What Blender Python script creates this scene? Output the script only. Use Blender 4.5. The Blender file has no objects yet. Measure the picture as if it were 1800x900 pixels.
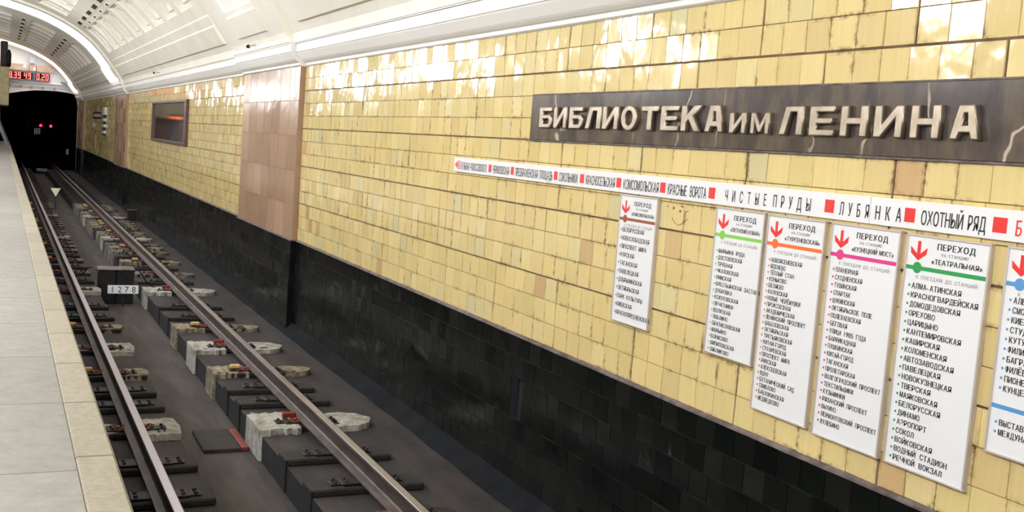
import bpy, math, random
from mathutils import Vector, Matrix

random.seed(7)
C = bpy.context.scene.collection
SC = bpy.context.scene

# ------------------------------------------------------------------ camera
cam_data = bpy.data.cameras.new('camera')
cam_data.sensor_width = 36.0
cam_data.lens = 37.353
cam_data.clip_end = 600
cam = bpy.data.objects.new('camera', cam_data)
cam.matrix_world = Matrix(((0.8993348, -0.02404439, -0.43659912, -1.93),
                           (-0.43099217, 0.11972005, -0.89437847, 0.0),
                           (0.07377445, 0.99251649, 0.09730546, 2.531),
                           (0, 0, 0, 1)))
C.objects.link(cam)
SC.camera = cam

# ------------------------------------------------------------------ exposure, world, lamps
SC.view_settings.view_transform = 'Standard'
SC.view_settings.look = 'None'
SC.view_settings.gamma = 1
SC.view_settings.use_curve_mapping = False
SC.view_settings.exposure = 0.14
LAMP_POWER = 215.0          # radiance of the opal globes that hang over the platform
RIB_GLOW_POWER = 2.6           # radiance of the added sheets standing in for brightly lit rib plaster
LAMP_Y = [-5.0, 2.5, 9.5, 16.8, 25.0, 33.0]
w = bpy.data.worlds.new('world')
SC.world = w
w.use_nodes = True
w.node_tree.nodes['Background'].inputs[0].default_value = (0.6, 0.65, 0.75, 1)
w.node_tree.nodes['Background'].inputs[1].default_value = 0.02
try:
    SC.cycles.max_bounces = 8
    SC.cycles.diffuse_bounces = 5
    SC.cycles.sample_clamp_indirect = 6.0
except Exception:
    pass


# ------------------------------------------------------------------ helpers
def srgb(r, g, b):
    f = lambda c: (c / 255 / 12.92) if c / 255 <= .04045 else ((c / 255 + .055) / 1.055) ** 2.4
    return (f(r), f(g), f(b), 1)


class MB:
    """collects boxes, sheets and tubes and links them as one mesh object"""
    def __init__(self):
        self.v = []; self.f = []; self.m = []; self.sm = []

    def add(self, vs, fs, mi=0, smooth=False):
        n = len(self.v)
        self.v += [tuple(p) for p in vs]
        for q in fs:
            self.f.append([n + i for i in q]); self.m.append(mi); self.sm.append(smooth)

    def box(self, x0, x1, y0, y1, z0, z1, mi=0, bev=0.0):
        if bev <= 0:
            vs = [(x, y, z) for x in (x0, x1) for y in (y0, y1) for z in (z0, z1)]
            self.add(vs, [(0, 1, 3, 2), (4, 6, 7, 5), (0, 4, 5, 1), (2, 3, 7, 6), (0, 2, 6, 4), (1, 5, 7, 3)], mi)
            return
        b = min(bev, abs(x1 - x0) * .49, abs(y1 - y0) * .49, abs(z1 - z0) * .49)
        lo = (x0, y0, z0); hi = (x1, y1, z1)
        vs = []; idx = {}
        for ix in (0, 1):
            for iy in (0, 1):
                for iz in (0, 1):
                    s = (ix, iy, iz)
                    for a in range(3):
                        p = []
                        for k in range(3):
                            e = hi[k] if s[k] else lo[k]
                            if k != a:
                                e += -b if s[k] else b
                            p.append(e)
                        idx[(s, a)] = len(vs); vs.append(tuple(p))
        fs = []
        for a in range(3):
            o = [k for k in range(3) if k != a]
            for sa in (0, 1):
                def key(u, v_):
                    s = [0, 0, 0]; s[a] = sa; s[o[0]] = u; s[o[1]] = v_
                    return idx[(tuple(s), a)]
                fs.append((key(0, 0), key(1, 0), key(1, 1), key(0, 1)))
        for a in range(3):
            o = [k for k in range(3) if k != a]
            for u in (0, 1):
                for v_ in (0, 1):
                    s0 = [0, 0, 0]; s0[o[0]] = u; s0[o[1]] = v_; s1 = list(s0); s1[a] = 1
                    s0 = tuple(s0); s1 = tuple(s1)
                    fs.append((idx[(s0, o[0])], idx[(s1, o[0])], idx[(s1, o[1])], idx[(s0, o[1])]))
        for ix in (0, 1):
            for iy in (0, 1):
                for iz in (0, 1):
                    fs.append(tuple(idx[((ix, iy, iz), a)] for a in range(3)))
        self.add(vs, fs, mi)

    def prism(self, prof, axis, a0, a1, mi=0, smooth=False, caps=True):
        """prof: closed list of 2D points in the other two axes"""
        n = len(prof); vs = []
        for a in (a0, a1):
            for p in prof:
                q = list(p); q.insert(axis, a); vs.append(tuple(q))
        fs = [(i, (i + 1) % n, n + (i + 1) % n, n + i) for i in range(n)]
        self.add(vs, fs, mi, smooth)
        if caps:
            self.add(vs[:n], [tuple(range(n))], mi); self.add(vs[n:], [tuple(range(n))], mi)

    def tube(self, pts, r, seg=8, mi=0, caps=True):
        pts = [Vector(p) for p in pts]; rings = []
        for i, p in enumerate(pts):
            d = (pts[min(i + 1, len(pts) - 1)] - pts[max(i - 1, 0)]).normalized()
            up = Vector((0, 0, 1)) if abs(d.z) < .9 else Vector((1, 0, 0))
            a = d.cross(up).normalized(); b = d.cross(a)
            rr = r[i] if isinstance(r, (list, tuple)) else r
            rings.append([p + a * math.cos(t) * rr + b * math.sin(t) * rr for t in [2 * math.pi * k / seg for k in range(seg)]])
        vs = [q for R in rings for q in R]; fs = []
        for i in range(len(rings) - 1):
            for k in range(seg):
                fs.append((i * seg + k, i * seg + (k + 1) % seg, (i + 1) * seg + (k + 1) % seg, (i + 1) * seg + k))
        self.add(vs, fs, mi, True)
        if caps:
            self.add(rings[0], [tuple(range(seg))], mi); self.add(rings[-1], [tuple(range(seg))], mi)

    def lathe(self, c, prof, seg=20, mi=0):
        """prof: (radius, z) pairs around a vertical axis at c"""
        vs = []; fs = []; n = len(prof)
        for k in range(seg):
            t = 2 * math.pi * k / seg
            for r, z in prof:
                vs.append((c[0] + r * math.cos(t), c[1] + r * math.sin(t), c[2] + z))
        for k in range(seg):
            for i in range(n - 1):
                a = k * n + i; b = ((k + 1) % seg) * n + i
                fs.append((a, b, b + 1, a + 1))
        self.add(vs, fs, mi, True)

    def build(self, name, mats, parent=None, off=(0, 0, 0)):
        me = bpy.data.meshes.new(name)
        ox, oy, oz = off
        me.from_pydata([(x - ox, y - oy, z - oz) for x, y, z in self.v], [], self.f)
        if not isinstance(mats, (list, tuple)): mats = [mats]
        for m in mats: me.materials.append(m)
        me.polygons.foreach_set('material_index', self.m)
        me.polygons.foreach_set('use_smooth', self.sm)
        me.update()
        o = bpy.data.objects.new(name, me); C.objects.link(o)
        if parent: o.parent = parent
        return o


def thing(name, label, cat, loc=(0, 0, 0), group=None):
    o = bpy.data.objects.new(name, None); C.objects.link(o); o.location = loc
    o.empty_display_size = .1
    o['label'] = label; o['category'] = cat
    if group: o['group'] = group
    return o


def tag(o, label, cat, group=None):
    o['label'] = label; o['category'] = cat
    if group: o['group'] = group
    return o


def struct(o, kind='structure'):
    o['kind'] = kind
    return o


def fixnormals(o):
    import bmesh
    bm = bmesh.new(); bm.from_mesh(o.data)
    bmesh.ops.recalc_face_normals(bm, faces=bm.faces); bm.to_mesh(o.data); bm.free()


# ------------------------------------------------------------------ materials
def mat(name, col, rough=.6, metal=0, spec=.5, emis=None, estr=0):
    m = bpy.data.materials.new(name); m.use_nodes = True
    b = m.node_tree.nodes['Principled BSDF']
    b.inputs['Base Color'].default_value = col
    b.inputs['Roughness'].default_value = rough
    b.inputs['Metallic'].default_value = metal
    b.inputs['Specular IOR Level'].default_value = spec
    if emis:
        b.inputs['Emission Color'].default_value = emis
        b.inputs['Emission Strength'].default_value = estr
    return m


class NT:
    def __init__(self, m):
        self.t = m.node_tree; self.n = self.t.nodes; self.b = self.n['Principled BSDF']

    def node(self, t, **k):
        n = self.n.new(t)
        for a, v in k.items():
            if a.startswith('i_'):
                key = a[2:].replace('_', ' ')
                n.inputs[int(key) if key.isdigit() else key].default_value = v
            else: setattr(n, a, v)
        return n

    def link(self, a, b): self.t.links.new(a, b)

    def coords(self, scale=(1, 1, 1)):
        tc = self.node('ShaderNodeTexCoord'); mp = self.node('ShaderNodeMapping')
        mp.inputs['Scale'].default_value = scale
        self.link(tc.outputs['Object'], mp.inputs[0]); return mp.outputs[0]

    def noise(self, vec, scale, detail=4, rough=.6):
        n = self.node('ShaderNodeTexNoise'); n.inputs['Scale'].default_value = scale
        n.inputs['Detail'].default_value = detail; n.inputs['Roughness'].default_value = rough
        self.link(vec, n.inputs['Vector']); return n.outputs['Fac']

    def ramp(self, fac, stops):
        r = self.node('ShaderNodeValToRGB'); e = r.color_ramp.elements
        while len(e) < len(stops): e.new(.5)
        for i, (p, c) in enumerate(stops): e[i].position = p; e[i].color = c
        self.link(fac, r.inputs[0]); return r.outputs[0]

    def math(self, op, a, b=None, clamp=False):
        n = self.node('ShaderNodeMath', operation=op, use_clamp=clamp)
        for i, x in enumerate((a, b)):
            if x is None: continue
            if isinstance(x, (int, float)): n.inputs[i].default_value = x
            else: self.link(x, n.inputs[i])
        return n.outputs[0]

    def mix(self, fac, a, b):
        n = self.node('ShaderNodeMix', data_type='RGBA')
        for i, x in ((0, fac), (6, a), (7, b)):
            if isinstance(x, (int, float, tuple)): n.inputs[i].default_value = x
            else: self.link(x, n.inputs[i])
        return n.outputs[2]

    def bump(self, h, strength=.3, dist=.01):
        n = self.node('ShaderNodeBump'); n.inputs['Strength'].default_value = strength
        n.inputs['Distance'].default_value = dist
        self.link(h, n.inputs['Height']); self.link(n.outputs[0], self.b.inputs['Normal'])


def noisy(name, c1, c2, scale=6, rough=.7, bump=.2, dist=.01, stretch=(1, 1, 1), spec=.4, metal=0, stops=(.35, .65), detail=6):
    m = mat(name, c1, rough, metal, spec); t = NT(m)
    v = t.coords(stretch)
    f = t.noise(v, scale, detail)
    t.link(t.ramp(f, [(stops[0], c1), (stops[1], c2)]), t.b.inputs['Base Color'])
    if bump: t.bump(t.noise(v, scale * 5, 4), bump, dist)
    return m


def tile_material(name, stops, dirt, rough, wave, dirt_amt, streak, spec=.5, wave_scale=9):
    """glazed tile: 'tile' colour attribute = random numbers of each tile, UV = place on the tile"""
    m = mat(name, stops[0][1], rough, 0, spec); t = NT(m)
    at = t.node('ShaderNodeAttribute', attribute_name='tile')
    sep = t.node('ShaderNodeSeparateColor'); t.link(at.outputs['Color'], sep.inputs[0])
    col = t.ramp(sep.outputs[0], stops)
    v = t.coords()
    # streaks down the glaze
    vs = t.coords((1, 42, 2.2))
    st = t.noise(vs, 1.0, 3)
    st = t.math('MULTIPLY', t.math('SUBTRACT', st, .5), streak)
    hsv = t.node('ShaderNodeHueSaturation'); t.link(col, hsv.inputs['Color'])
    t.link(t.math('ADD', t.math('ADD', st, 1.0), t.math('MULTIPLY', t.math('SUBTRACT', sep.outputs[1], .5), .10)), hsv.inputs['Value'])
    # grime that gathers along the joints
    uv = t.node('ShaderNodeUVMap'); su = t.node('ShaderNodeSeparateXYZ'); t.link(uv.outputs[0], su.inputs[0])
    du = t.math('MINIMUM', su.outputs[0], t.math('SUBTRACT', 1.0, su.outputs[0]))
    dv = t.math('MINIMUM', su.outputs[1], t.math('SUBTRACT', 1.0, su.outputs[1]))
    edge = t.math('SUBTRACT', 1.0, t.math('MULTIPLY', t.math('MINIMUM', du, dv), 7.0), clamp=True)
    n1 = t.math('MULTIPLY', t.math('SUBTRACT', t.noise(v, 3.2, 5), .47), 7.0, clamp=True)
    n2 = t.math('MULTIPLY', t.math('SUBTRACT', t.noise(v, 26, 3), .40), 3.5, clamp=True)
    dm = t.math('MULTIPLY', t.math('MULTIPLY', edge, n1), n2)
    dm = t.math('MULTIPLY', dm, dirt_amt, clamp=True)
    t.link(t.mix(dm, hsv.outputs[0], dirt), t.b.inputs['Base Color'])
    # wavy glaze, another wave on each tile
    comb = t.node('ShaderNodeCombineXYZ'); t.link(t.math('MULTIPLY', sep.outputs[2], 40.0), comb.inputs[0])
    addv = t.node('ShaderNodeVectorMath', operation='ADD'); t.link(v, addv.inputs[0]); t.link(comb.outputs[0], addv.inputs[1])
    t.bump(t.noise(addv.outputs[0], wave_scale, 2, .4), wave, .02)
    rr = t.math('ADD', rough, t.math('MULTIPLY', sep.outputs[1], rough * .8))
    t.link(rr, t.b.inputs['Roughness'])
    return m


M = {}
M['yellow_tile'] = tile_material('yellow_tile', [
    (0.0, srgb(194, 162, 122)), (.014, srgb(200, 170, 126)), (.022, srgb(214, 193, 138)), (.30, srgb(223, 203, 147)),
    (.55, srgb(218, 198, 140)), (.86, srgb(225, 207, 152)), (.96, srgb(216, 203, 154)), (1.0, srgb(208, 199, 158))],
    srgb(110, 78, 52), .07, .30, 1.1, .17, .30, 5.5)
M['black_tile'] = tile_material('black_tile', [(0.0, srgb(10, 13, 12)), (.5, srgb(14, 18, 16)), (.85, srgb(18, 21, 18)), (1.0, srgb(25, 27, 25))],
    srgb(46, 46, 44), .16, .2, .4, .4, .35)
M['brown_tile'] = tile_material('brown_tile', [(0.0, srgb(158, 130, 106)), (.5, srgb(168, 138, 114)), (1.0, srgb(182, 154, 130))],
    srgb(96, 62, 44), .13, .22, .5, .6, .26, 5)
M['grout'] = noisy('grout', srgb(116, 96, 74), srgb(84, 64, 48), 7, .9, .3)
M['pilaster_grout'] = mat('pilaster_grout', srgb(140, 112, 92), .8)
M['black_grout'] = noisy('black_grout', srgb(44, 46, 46), srgb(26, 28, 28), 4, .9, .2)
M['ledge'] = noisy('ledge', srgb(128, 116, 116), srgb(86, 74, 72), 9, .8, .5)
M['plaster'] = noisy('plaster', srgb(246, 243, 235), srgb(238, 234, 223), 1.3, .55, .05, .01)
M['white_paint'] = mat('white_paint', srgb(238, 236, 232), .35)
M['cornice'] = mat('cornice', srgb(240, 239, 238), .5)
M['concrete_floor'] = noisy('concrete_floor', srgb(62, 56, 55), srgb(38, 36, 37), 2.6, .85, .35, .01, (1.6, .5, 1))
M['bench_face'] = noisy('bench_face', srgb(24, 25, 28), srgb(10, 11, 13), 4, .8, .4)
M['channel_floor'] = noisy('channel_floor', srgb(70, 63, 59), srgb(44, 41, 40), 2.2, .8, .35, .01, (2.6, .4, 1))
M['cove'] = noisy('cove', srgb(30, 32, 36), srgb(18, 20, 24), 3, .9, .3, spec=.1)
M['dark_wood'] = noisy('dark_wood', srgb(46, 42, 39), srgb(22, 21, 22), 9, .75, .6, .01, (1, 4, 4))
M['grey_block'] = noisy('grey_block', srgb(120, 114, 106), srgb(78, 74, 70), 9, .85, .6, .01)
M['tan_block'] = noisy('tan_block', srgb(150, 138, 116), srgb(84, 76, 66), 11, .85, .7, .012)
M['white_block'] = noisy('white_block', srgb(168, 166, 158), srgb(98, 95, 90), 9, .85, .6, .012, stops=(.42, .72))
M['iron'] = noisy('iron', srgb(48, 42, 40), srgb(30, 28, 28), 20, .55, .3, .004, metal=.5)
M['rust_red'] = noisy('rust_red', srgb(140, 52, 38), srgb(84, 36, 30), 25, .6, .3, .003)
M['yellow_wood'] = noisy('yellow_wood', srgb(214, 184, 120), srgb(176, 138, 84), 20, .7, .2, .003)
M['rail_side'] = noisy('rail_side', srgb(92, 80, 72), srgb(58, 50, 47), 12, .5, .2, .003, (1, .4, 1), metal=.35)
M['rail_top'] = mat('rail_top', srgb(176, 170, 174), .27, 1.0)
M['panel_white'] = mat('panel_white', srgb(236, 238, 244), .3)
M['panel_frame'] = mat('panel_frame', srgb(206, 196, 190), .38, .35)
M['ink'] = mat('ink', srgb(34, 30, 34), .5)
M['ink_grey'] = mat('ink_grey', srgb(96, 94, 98), .5)
M['ink_red'] = mat('ink_red', srgb(226, 36, 34), .45)
M['bronze'] = noisy('bronze', srgb(172, 160, 146), srgb(140, 128, 114), 8, .34, .05, .003, metal=.8)
M['marble_dark'] = None
M['platform_slab'] = None


def brick_floor(name, c1, c2, joint, bw, bh, mortar, off=0.0, rot=0, sc=16, rough=.45, stops=(.35, .7)):
    m = mat(name, c1, rough); t = NT(m)
    v = t.coords()
    mp = t.node('ShaderNodeMapping'); mp.inputs['Rotation'].default_value = (0, 0, rot); t.link(v, mp.inputs[0])
    b = t.node('ShaderNodeTexBrick'); t.link(mp.outputs[0], b.inputs['Vector'])
    b.offset = off; b.squash = 1
    b.inputs['Scale'].default_value = 1; b.inputs['Brick Width'].default_value = bw; b.inputs['Row Height'].default_value = bh
    b.inputs['Mortar Size'].default_value = mortar; b.inputs['Mortar Smooth'].default_value = .3
    b.inputs['Color1'].default_value = (1, 1, 1, 1); b.inputs['Color2'].default_value = (.86, .86, .86, 1)
    b.inputs['Mortar'].default_value = (.5, .5, .5, 1)
    big = t.noise(v, 1.3, 4); fine = t.noise(v, sc, 6, .7)
    base = t.ramp(fine, [(stops[0], c1), (stops[1], c2)])
    base = t.mix(t.math('MULTIPLY', big, .35), base, c1)
    mul = t.node('ShaderNodeMix', data_type='RGBA', blend_type='MULTIPLY'); mul.inputs[0].default_value = 1
    t.link(base, mul.inputs[6]); t.link(b.outputs['Color'], mul.inputs[7])
    t.link(t.mix(b.outputs['Fac'], mul.outputs[2], joint), t.b.inputs['Base Color'])
    t.bump(t.math('SUBTRACT', fine, t.math('MULTIPLY', b.outputs['Fac'], 2.0)), .15, .004)
    return m


M['platform_slab'] = brick_floor('platform_slab', srgb(126, 122, 116), srgb(150, 146, 139), srgb(100, 90, 78), 3.0, 1.13, .008, 0, 0, 13, .55)
M['kerb_stone'] = brick_floor('kerb_stone', srgb(140, 132, 113), srgb(168, 160, 142), srgb(90, 80, 62), 2.0, .94, .010, 0, 0, 30, .65)


def marble():
    m = mat('marble_dark', srgb(72, 64, 62), .16); t = NT(m)
    v = t.coords()
    a = t.noise(t.coords((1, 1.3, .5)), 3.0, 7, .62)
    base = t.ramp(a, [(.34, srgb(46, 41, 45)), (.48, srgb(74, 66, 66)), (.58, srgb(94, 83, 74)), (.68, srgb(66, 60, 62))])
    wv = t.node('ShaderNodeTexWave', wave_type='BANDS', bands_direction='Y'); t.link(v, wv.inputs['Vector'])
    wv.inputs['Scale'].default_value = .62; wv.inputs['Distortion'].default_value = 9; wv.inputs['Detail'].default_value = 4
    wv.inputs['Detail Scale'].default_value = 1.4
    vein = t.math('MULTIPLY', t.math('SUBTRACT', wv.outputs['Fac'], .9965), 260.0, clamp=True)
    vm = t.math('MULTIPLY', vein, t.math('MULTIPLY', t.math('SUBTRACT', t.noise(v, 2.0, 2), .48), 8.0, clamp=True))
    t.link(t.mix(vm, base, srgb(190, 178, 166)), t.b.inputs['Base Color'])
    return m


M['marble_dark'] = marble()

# ------------------------------------------------------------------ numbers of the place (metres; x across, y along the track, z up from the rail head)
WX = 1.92                                # face of the tiled wall
Z_DADO, Z_TOP = 1.058, 3.517             # top of black tiles, top of yellow tiles
ROW = 0.17564
PIL = [(14.90, 18.70), (37.75, 41.35), (58.45, 62.20)]
PX = 1.845                               # pilaster face
Y0, YE = -8.0, 62.2                      # room ends
CX = -4.5                                # crown of the vault


# ------------------------------------------------------------------ tiled surfaces
def tiles(spec, x, name, mats, tilt=.010, back=None, gap=.0009, depth=.004, lim=None, holes=(), side=None):
    """spec: list of (y0, y1, z0, z1) tiles facing -x"""
    vs = []; fs = []; cols = []; uvs = []; mi = []
    for (y0, y1, z0, z1) in spec:
        r = (random.random(), random.random(), random.random(), 1)
        ty = max(-.026, min(.026, random.gauss(0, tilt))); tz = max(-.026, min(.026, random.gauss(0, tilt)))
        yc, zc = (y0 + y1) / 2, (z0 + z1) / 2
        a, b, c, d = y0 + gap, y1 - gap, z0 + gap, z1 - gap
        e = min(.0025, (b - a) * .2)
        n = len(vs)
        for (y, z) in ((a, c), (b, c), (b, d), (a, d)):
            vs.append((x + depth, y, z))
        for (y, z) in ((a + e, c + e), (b - e, c + e), (b - e, d - e), (a + e, d - e)):
            vs.append((x - .0032 + (y - yc) * ty + (z - zc) * tz, y, z))
        q = [(n + 4, n + 7, n + 6, n + 5)] + [(n + i, n + 4 + i, n + 4 + (i + 1) % 4, n + (i + 1) % 4) for i in range(4)]
        uvq = {n: (0, 0), n + 1: (1, 0), n + 2: (1, 1), n + 3: (0, 1), n + 4: (.02, .02), n + 5: (.98, .02), n + 6: (.98, .98), n + 7: (.02, .98)}
        for f in q:
            fs.append(f); mi.append(0)
            for i in f: cols.append(r); uvs.append(uvq[i])
    if back:
        for (bx, y0, y1, z0, z1) in back:
            n = len(vs)
            vs += [(bx, y0, z0), (bx, y1, z0), (bx, y1, z1), (bx, y0, z1)]
            fs.append((n, n + 3, n + 2, n + 1)); mi.append(1)
            cols += [(0, 0, 0, 1)] * 4; uvs += [(.5, .5)] * 4
    if side:
        for quad in side:
            n = len(vs); vs += quad; fs.append((n, n + 1, n + 2, n + 3)); mi.append(2 if len(mats) > 2 else 0)
            cols += [(.5, .5, .5, 1)] * 4; uvs += [(.3, .3), (.7, .3), (.7, .7), (.3, .7)]
    me = bpy.data.meshes.new(name); me.from_pydata(vs, [], fs)
    for m in mats: me.materials.append(m)
    me.polygons.foreach_set('material_index', mi)
    ca = me.color_attributes.new('tile', 'FLOAT_COLOR', 'CORNER')
    ca.data.foreach_set('color', [c for q in cols for c in q])
    ul = me.uv_layers.new(name='UVMap'); ul.data.foreach_set('uv', [c for q in uvs for c in q])
    me.update()
    o = bpy.data.objects.new(name, me); C.objects.link(o)
    return o


def spans(lo, hi, cuts):
    """the parts of lo..hi that are outside the cuts"""
    out = [(lo, hi)]
    for a, b in cuts:
        nxt = []
        for p, q in out:
            if b <= p or a >= q: nxt.append((p, q)); continue
            if p < a: nxt.append((p, a))
            if b < q: nxt.append((b, q))
        out = nxt
    return out


# yellow tiles: blocks of six tiles by three courses with open joints between the blocks
spec = []
PLAQUE = (2.0, 7.68, 2.640, 2.992)
phase = [0.35, 0.62, 3.238 % 1.1175 + 0.56, 3.238 % 1.1175, 6.028 % 1.136]
z = Z_DADO
course = 0
for b in range(5):
    nrow = 3 if b < 4 else 2
    bw = 1.1175 if b < 4 else 1.136
    for r in range(nrow):
        z0 = Z_DADO + course * ROW; z1 = z0 + ROW; course += 1
        zz0 = z0 + (.004 if r == 0 else 0); zz1 = z1 - (.004 if r == nrow - 1 else 0)
        cuts = list(PIL)
        if z0 > 2.6 and z0 < 2.9: cuts.append(PLAQUE[:2])
        k = math.floor((Y0 - phase[b]) / bw)
        while phase[b] + k * bw < YE:
            a = phase[b] + k * bw + .0055; e = phase[b] + (k + 1) * bw - .0055
            edges = [a + (e - a) * i / 6 for i in range(7)]
            jit = random.uniform(-.02, .02)
            edges = [edges[0]] + [x + jit + random.uniform(-.004, .004) for x in edges[1:-1]] + [edges[-1]]
            for i in range(6):
                for (p, q) in spans(edges[i], edges[i + 1], cuts):
                    if q - p > .02 and p > Y0 and q < YE: spec.append((p, q, zz0, zz1))
            k += 1
back = [(WX + .003, a, b, Z_DADO - .01, Z_TOP + .05) for a, b in spans(Y0, YE, [])]
o = struct(tiles(spec, WX, 'wall_right', [M['yellow_tile'], M['grout']], .020, back))

# black tiles below
spec = []
HOLE = (7.49, 7.70)
for r in range(8):
    z1 = 1.045 - r * .1700; z0 = z1 - .1700
    y = Y0 + (r % 2) * .09 + random.uniform(0, .05)
    while y < YE:
        yy = y + .1875
        for (p, q) in spans(y, yy, PIL + ([HOLE] if r in (2, 3) else [])):
            if q - p > .02 and q < YE: spec.append((p, q, z0, z1))
        y = yy
o = struct(tiles(spec, WX - .012, 'baseboard_right', [M['black_tile'], M['black_grout']], .012,
                 [(WX - .009, a, b, -.35, 1.05) for a, b in spans(Y0, YE, PIL + [HOLE])] +
                 [(WX - .009, HOLE[0], HOLE[1], -.35, .365), (WX - .009, HOLE[0], HOLE[1], .705, 1.05), (WX + .06, HOLE[0] - .02, HOLE[1] + .02, .34, .73)],
                 gap=.0015))

# the mortar ledge on top of the black tiles
mb = MB()
cuts = sorted(PIL)
for a, b in spans(Y0, YE, PIL):
    n = max(2, int((b - a) / .12)); ys = [a + (b - a) * i / n for i in range(n + 1)]
    vs = []
    for y in ys:
        zt = 1.058 + random.uniform(-.004, .007); xf = WX - .026 + random.uniform(-.003, .003)
        vs += [(WX + .002, y, 1.04), (xf, y, 1.04), (xf, y, zt - .006), (WX + .002, y, zt + .006)]
    mb.add(vs, [(4 * i + j, 4 * i + 4 + j, 4 * i + 4 + (j + 1) % 4, 4 * i + (j + 1) % 4) for i in range(n) for j in range(3)])
for a, b in PIL:
    mb.box(PX - .03, WX, a - .012, b + .012, 1.040, 1.056, 0, .004)
ledge = struct(mb.build('trim_1', M['ledge'])); fixnormals(ledge)

# pilasters
for (a, b) in PIL:
    spec = []
    nz = 5; h = (Z_TOP - 1.058) / nz
    for r in range(nz):
        n = 7; wd = (b - a) / n
        for i in range(n):
            spec.append((a + i * wd, a + (i + 1) * wd, 1.058 + r * h, 1.058 + (r + 1) * h))
    sd = [[(PX + .002, yy, 1.05), (WX + .01, yy, 1.05), (WX + .01, yy, Z_TOP), (PX + .002, yy, Z_TOP)] for yy in (a, b)]
    o = struct(tiles(spec, PX, 'pilaster', [M['brown_tile'], M['pilaster_grout'], M['brown_tile']], .004, [(PX + .002, a, b, 1.05, Z_TOP)], gap=.0012, side=sd))
    spec = []
    for r in range(7):
        z1 = 1.042 - r * .185; z0 = z1 - .185; n = 18; wd = (b - a) / n
        for i in range(n): spec.append((a + i * wd, a + (i + 1) * wd, z0, z1))
    fx = PX - .018
    sd = [[(fx + .002, yy, -.35), (WX, yy, -.35), (WX, yy, 1.042), (fx + .002, yy, 1.042)] for yy in (a - .006, b + .006)]
    o = struct(tiles(spec, fx, 'pilaster_base', [M['black_tile'], M['black_grout'], M['black_tile']], .008, [(fx + .002, a - .006, b + .006, -.35, 1.042)], gap=.0015, side=sd))

# ------------------------------------------------------------------ cornice
prof = [(1.93, 3.500), (1.905, 3.505), (1.888, 3.516), (1.884, 3.548), (1.862, 3.556), (1.838, 3.574), (1.822, 3.590), (1.790, 3.640), (1.772, 3.668),
        (1.766, 3.684), (1.752, 3.686), (1.748, 3.800), (1.742, 3.806), (1.715, 3.812), (1.712, 3.822), (1.99, 3.86), (1.99, 3.500)]
mb = MB()
for a, b in spans(Y0, YE, PIL): mb.prism(prof, 1, a, b)
for a, b in PIL: mb.prism([(x - .075 if i < len(prof) - 2 else x, zz) for i, (x, zz) in enumerate(prof)], 1, a - .06, b + .06)
cor = struct(mb.build('trim_2', M['cornice'])); fixnormals(cor)

# ------------------------------------------------------------------ vault
VP = [(1.66, 3.79), (1.64, 3.90), (1.53, 4.07), (1.28, 4.41), (.98, 4.79), (.62, 5.15), (.16, 5.47), (-.5, 5.79), (-1.13, 6.0), (-1.9, 6.18), (-3.0, 6.36), (-4.5, 6.44)]


def catmull(pts, n=10):
    P = [Vector(p) for p in pts]; P = [2 * P[0] - P[1]] + P + [2 * P[-1] - P[-2]]; out = []
    for i in range(1, len(P) - 2):
        for k in range(n):
            t = k / n
            out.append(.5 * ((2 * P[i]) + (-P[i - 1] + P[i + 1]) * t + (2 * P[i - 1] - 5 * P[i] + 4 * P[i + 1] - P[i + 2]) * t * t + (-P[i - 1] + 3 * P[i] - 3 * P[i + 1] + P[i + 2]) * t ** 3))
    out.append(P[-2]); return out


PR = catmull(VP)
SS = [0.0]
for i in range(1, len(PR)): SS.append(SS[-1] + (PR[i] - PR[i - 1]).length)
SMAX = SS[-1]


def vault(s, d=0.0):
    """point at arc length s on the vault, d metres outwards; and its outward normal"""
    s = min(max(s, 0), SMAX - 1e-6); i = 0
    while SS[i + 1] < s: i += 1
    u = (s - SS[i]) / (SS[i + 1] - SS[i])
    p = PR[i].lerp(PR[i + 1], u)
    i0 = max(i - 1, 0); i1 = min(i + 2, len(PR) - 1)
    tg = (PR[i1] - PR[i0]).normalized(); nn = Vector((-tg.y, tg.x))
    if nn.dot(Vector((1, .6))) < 0: nn = -nn
    return p + nn * d, nn


def step_lines(breaks, lo, hi, maxstep, eps=.012):
    L = {lo, hi}
    for b in breaks:
        for e in (-eps, eps):
            if lo < b + e < hi: L.add(round(b + e, 4))
    L = sorted(L); out = [L[0]]
    for x in L[1:]:
        n = max(1, math.ceil((x - out[-1]) / maxstep)); a = out[-1]
        out += [a + (x - a) * k / n for k in range(1, n + 1)]
    return out


COF = [(1.07, 1.98), (2.66, 3.54), (4.22, 5.10), (5.78, 6.66)]
STEPS = [(.70, .06), (.58, .05), (.44, -.05), (.26, .05)]


def bay_depth(s, y, y0, y1, cells):
    d = .07
    if y < y0 + .65 or y > y1 - .65: return d
    if .25 < s < .61: return d - .045
    if .61 < s < .81: return d - .02
    for a, b in COF:
        if a < s < b:
            for c in cells:
                t = abs(y - c)
                if t < .75:
                    e = min(s - a, b - s) + 0
                    dd = d
                    for i, (hw, st) in enumerate(STEPS):
                        if t < hw and e > .05 * i: dd += st
                    return dd
    return d


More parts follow.
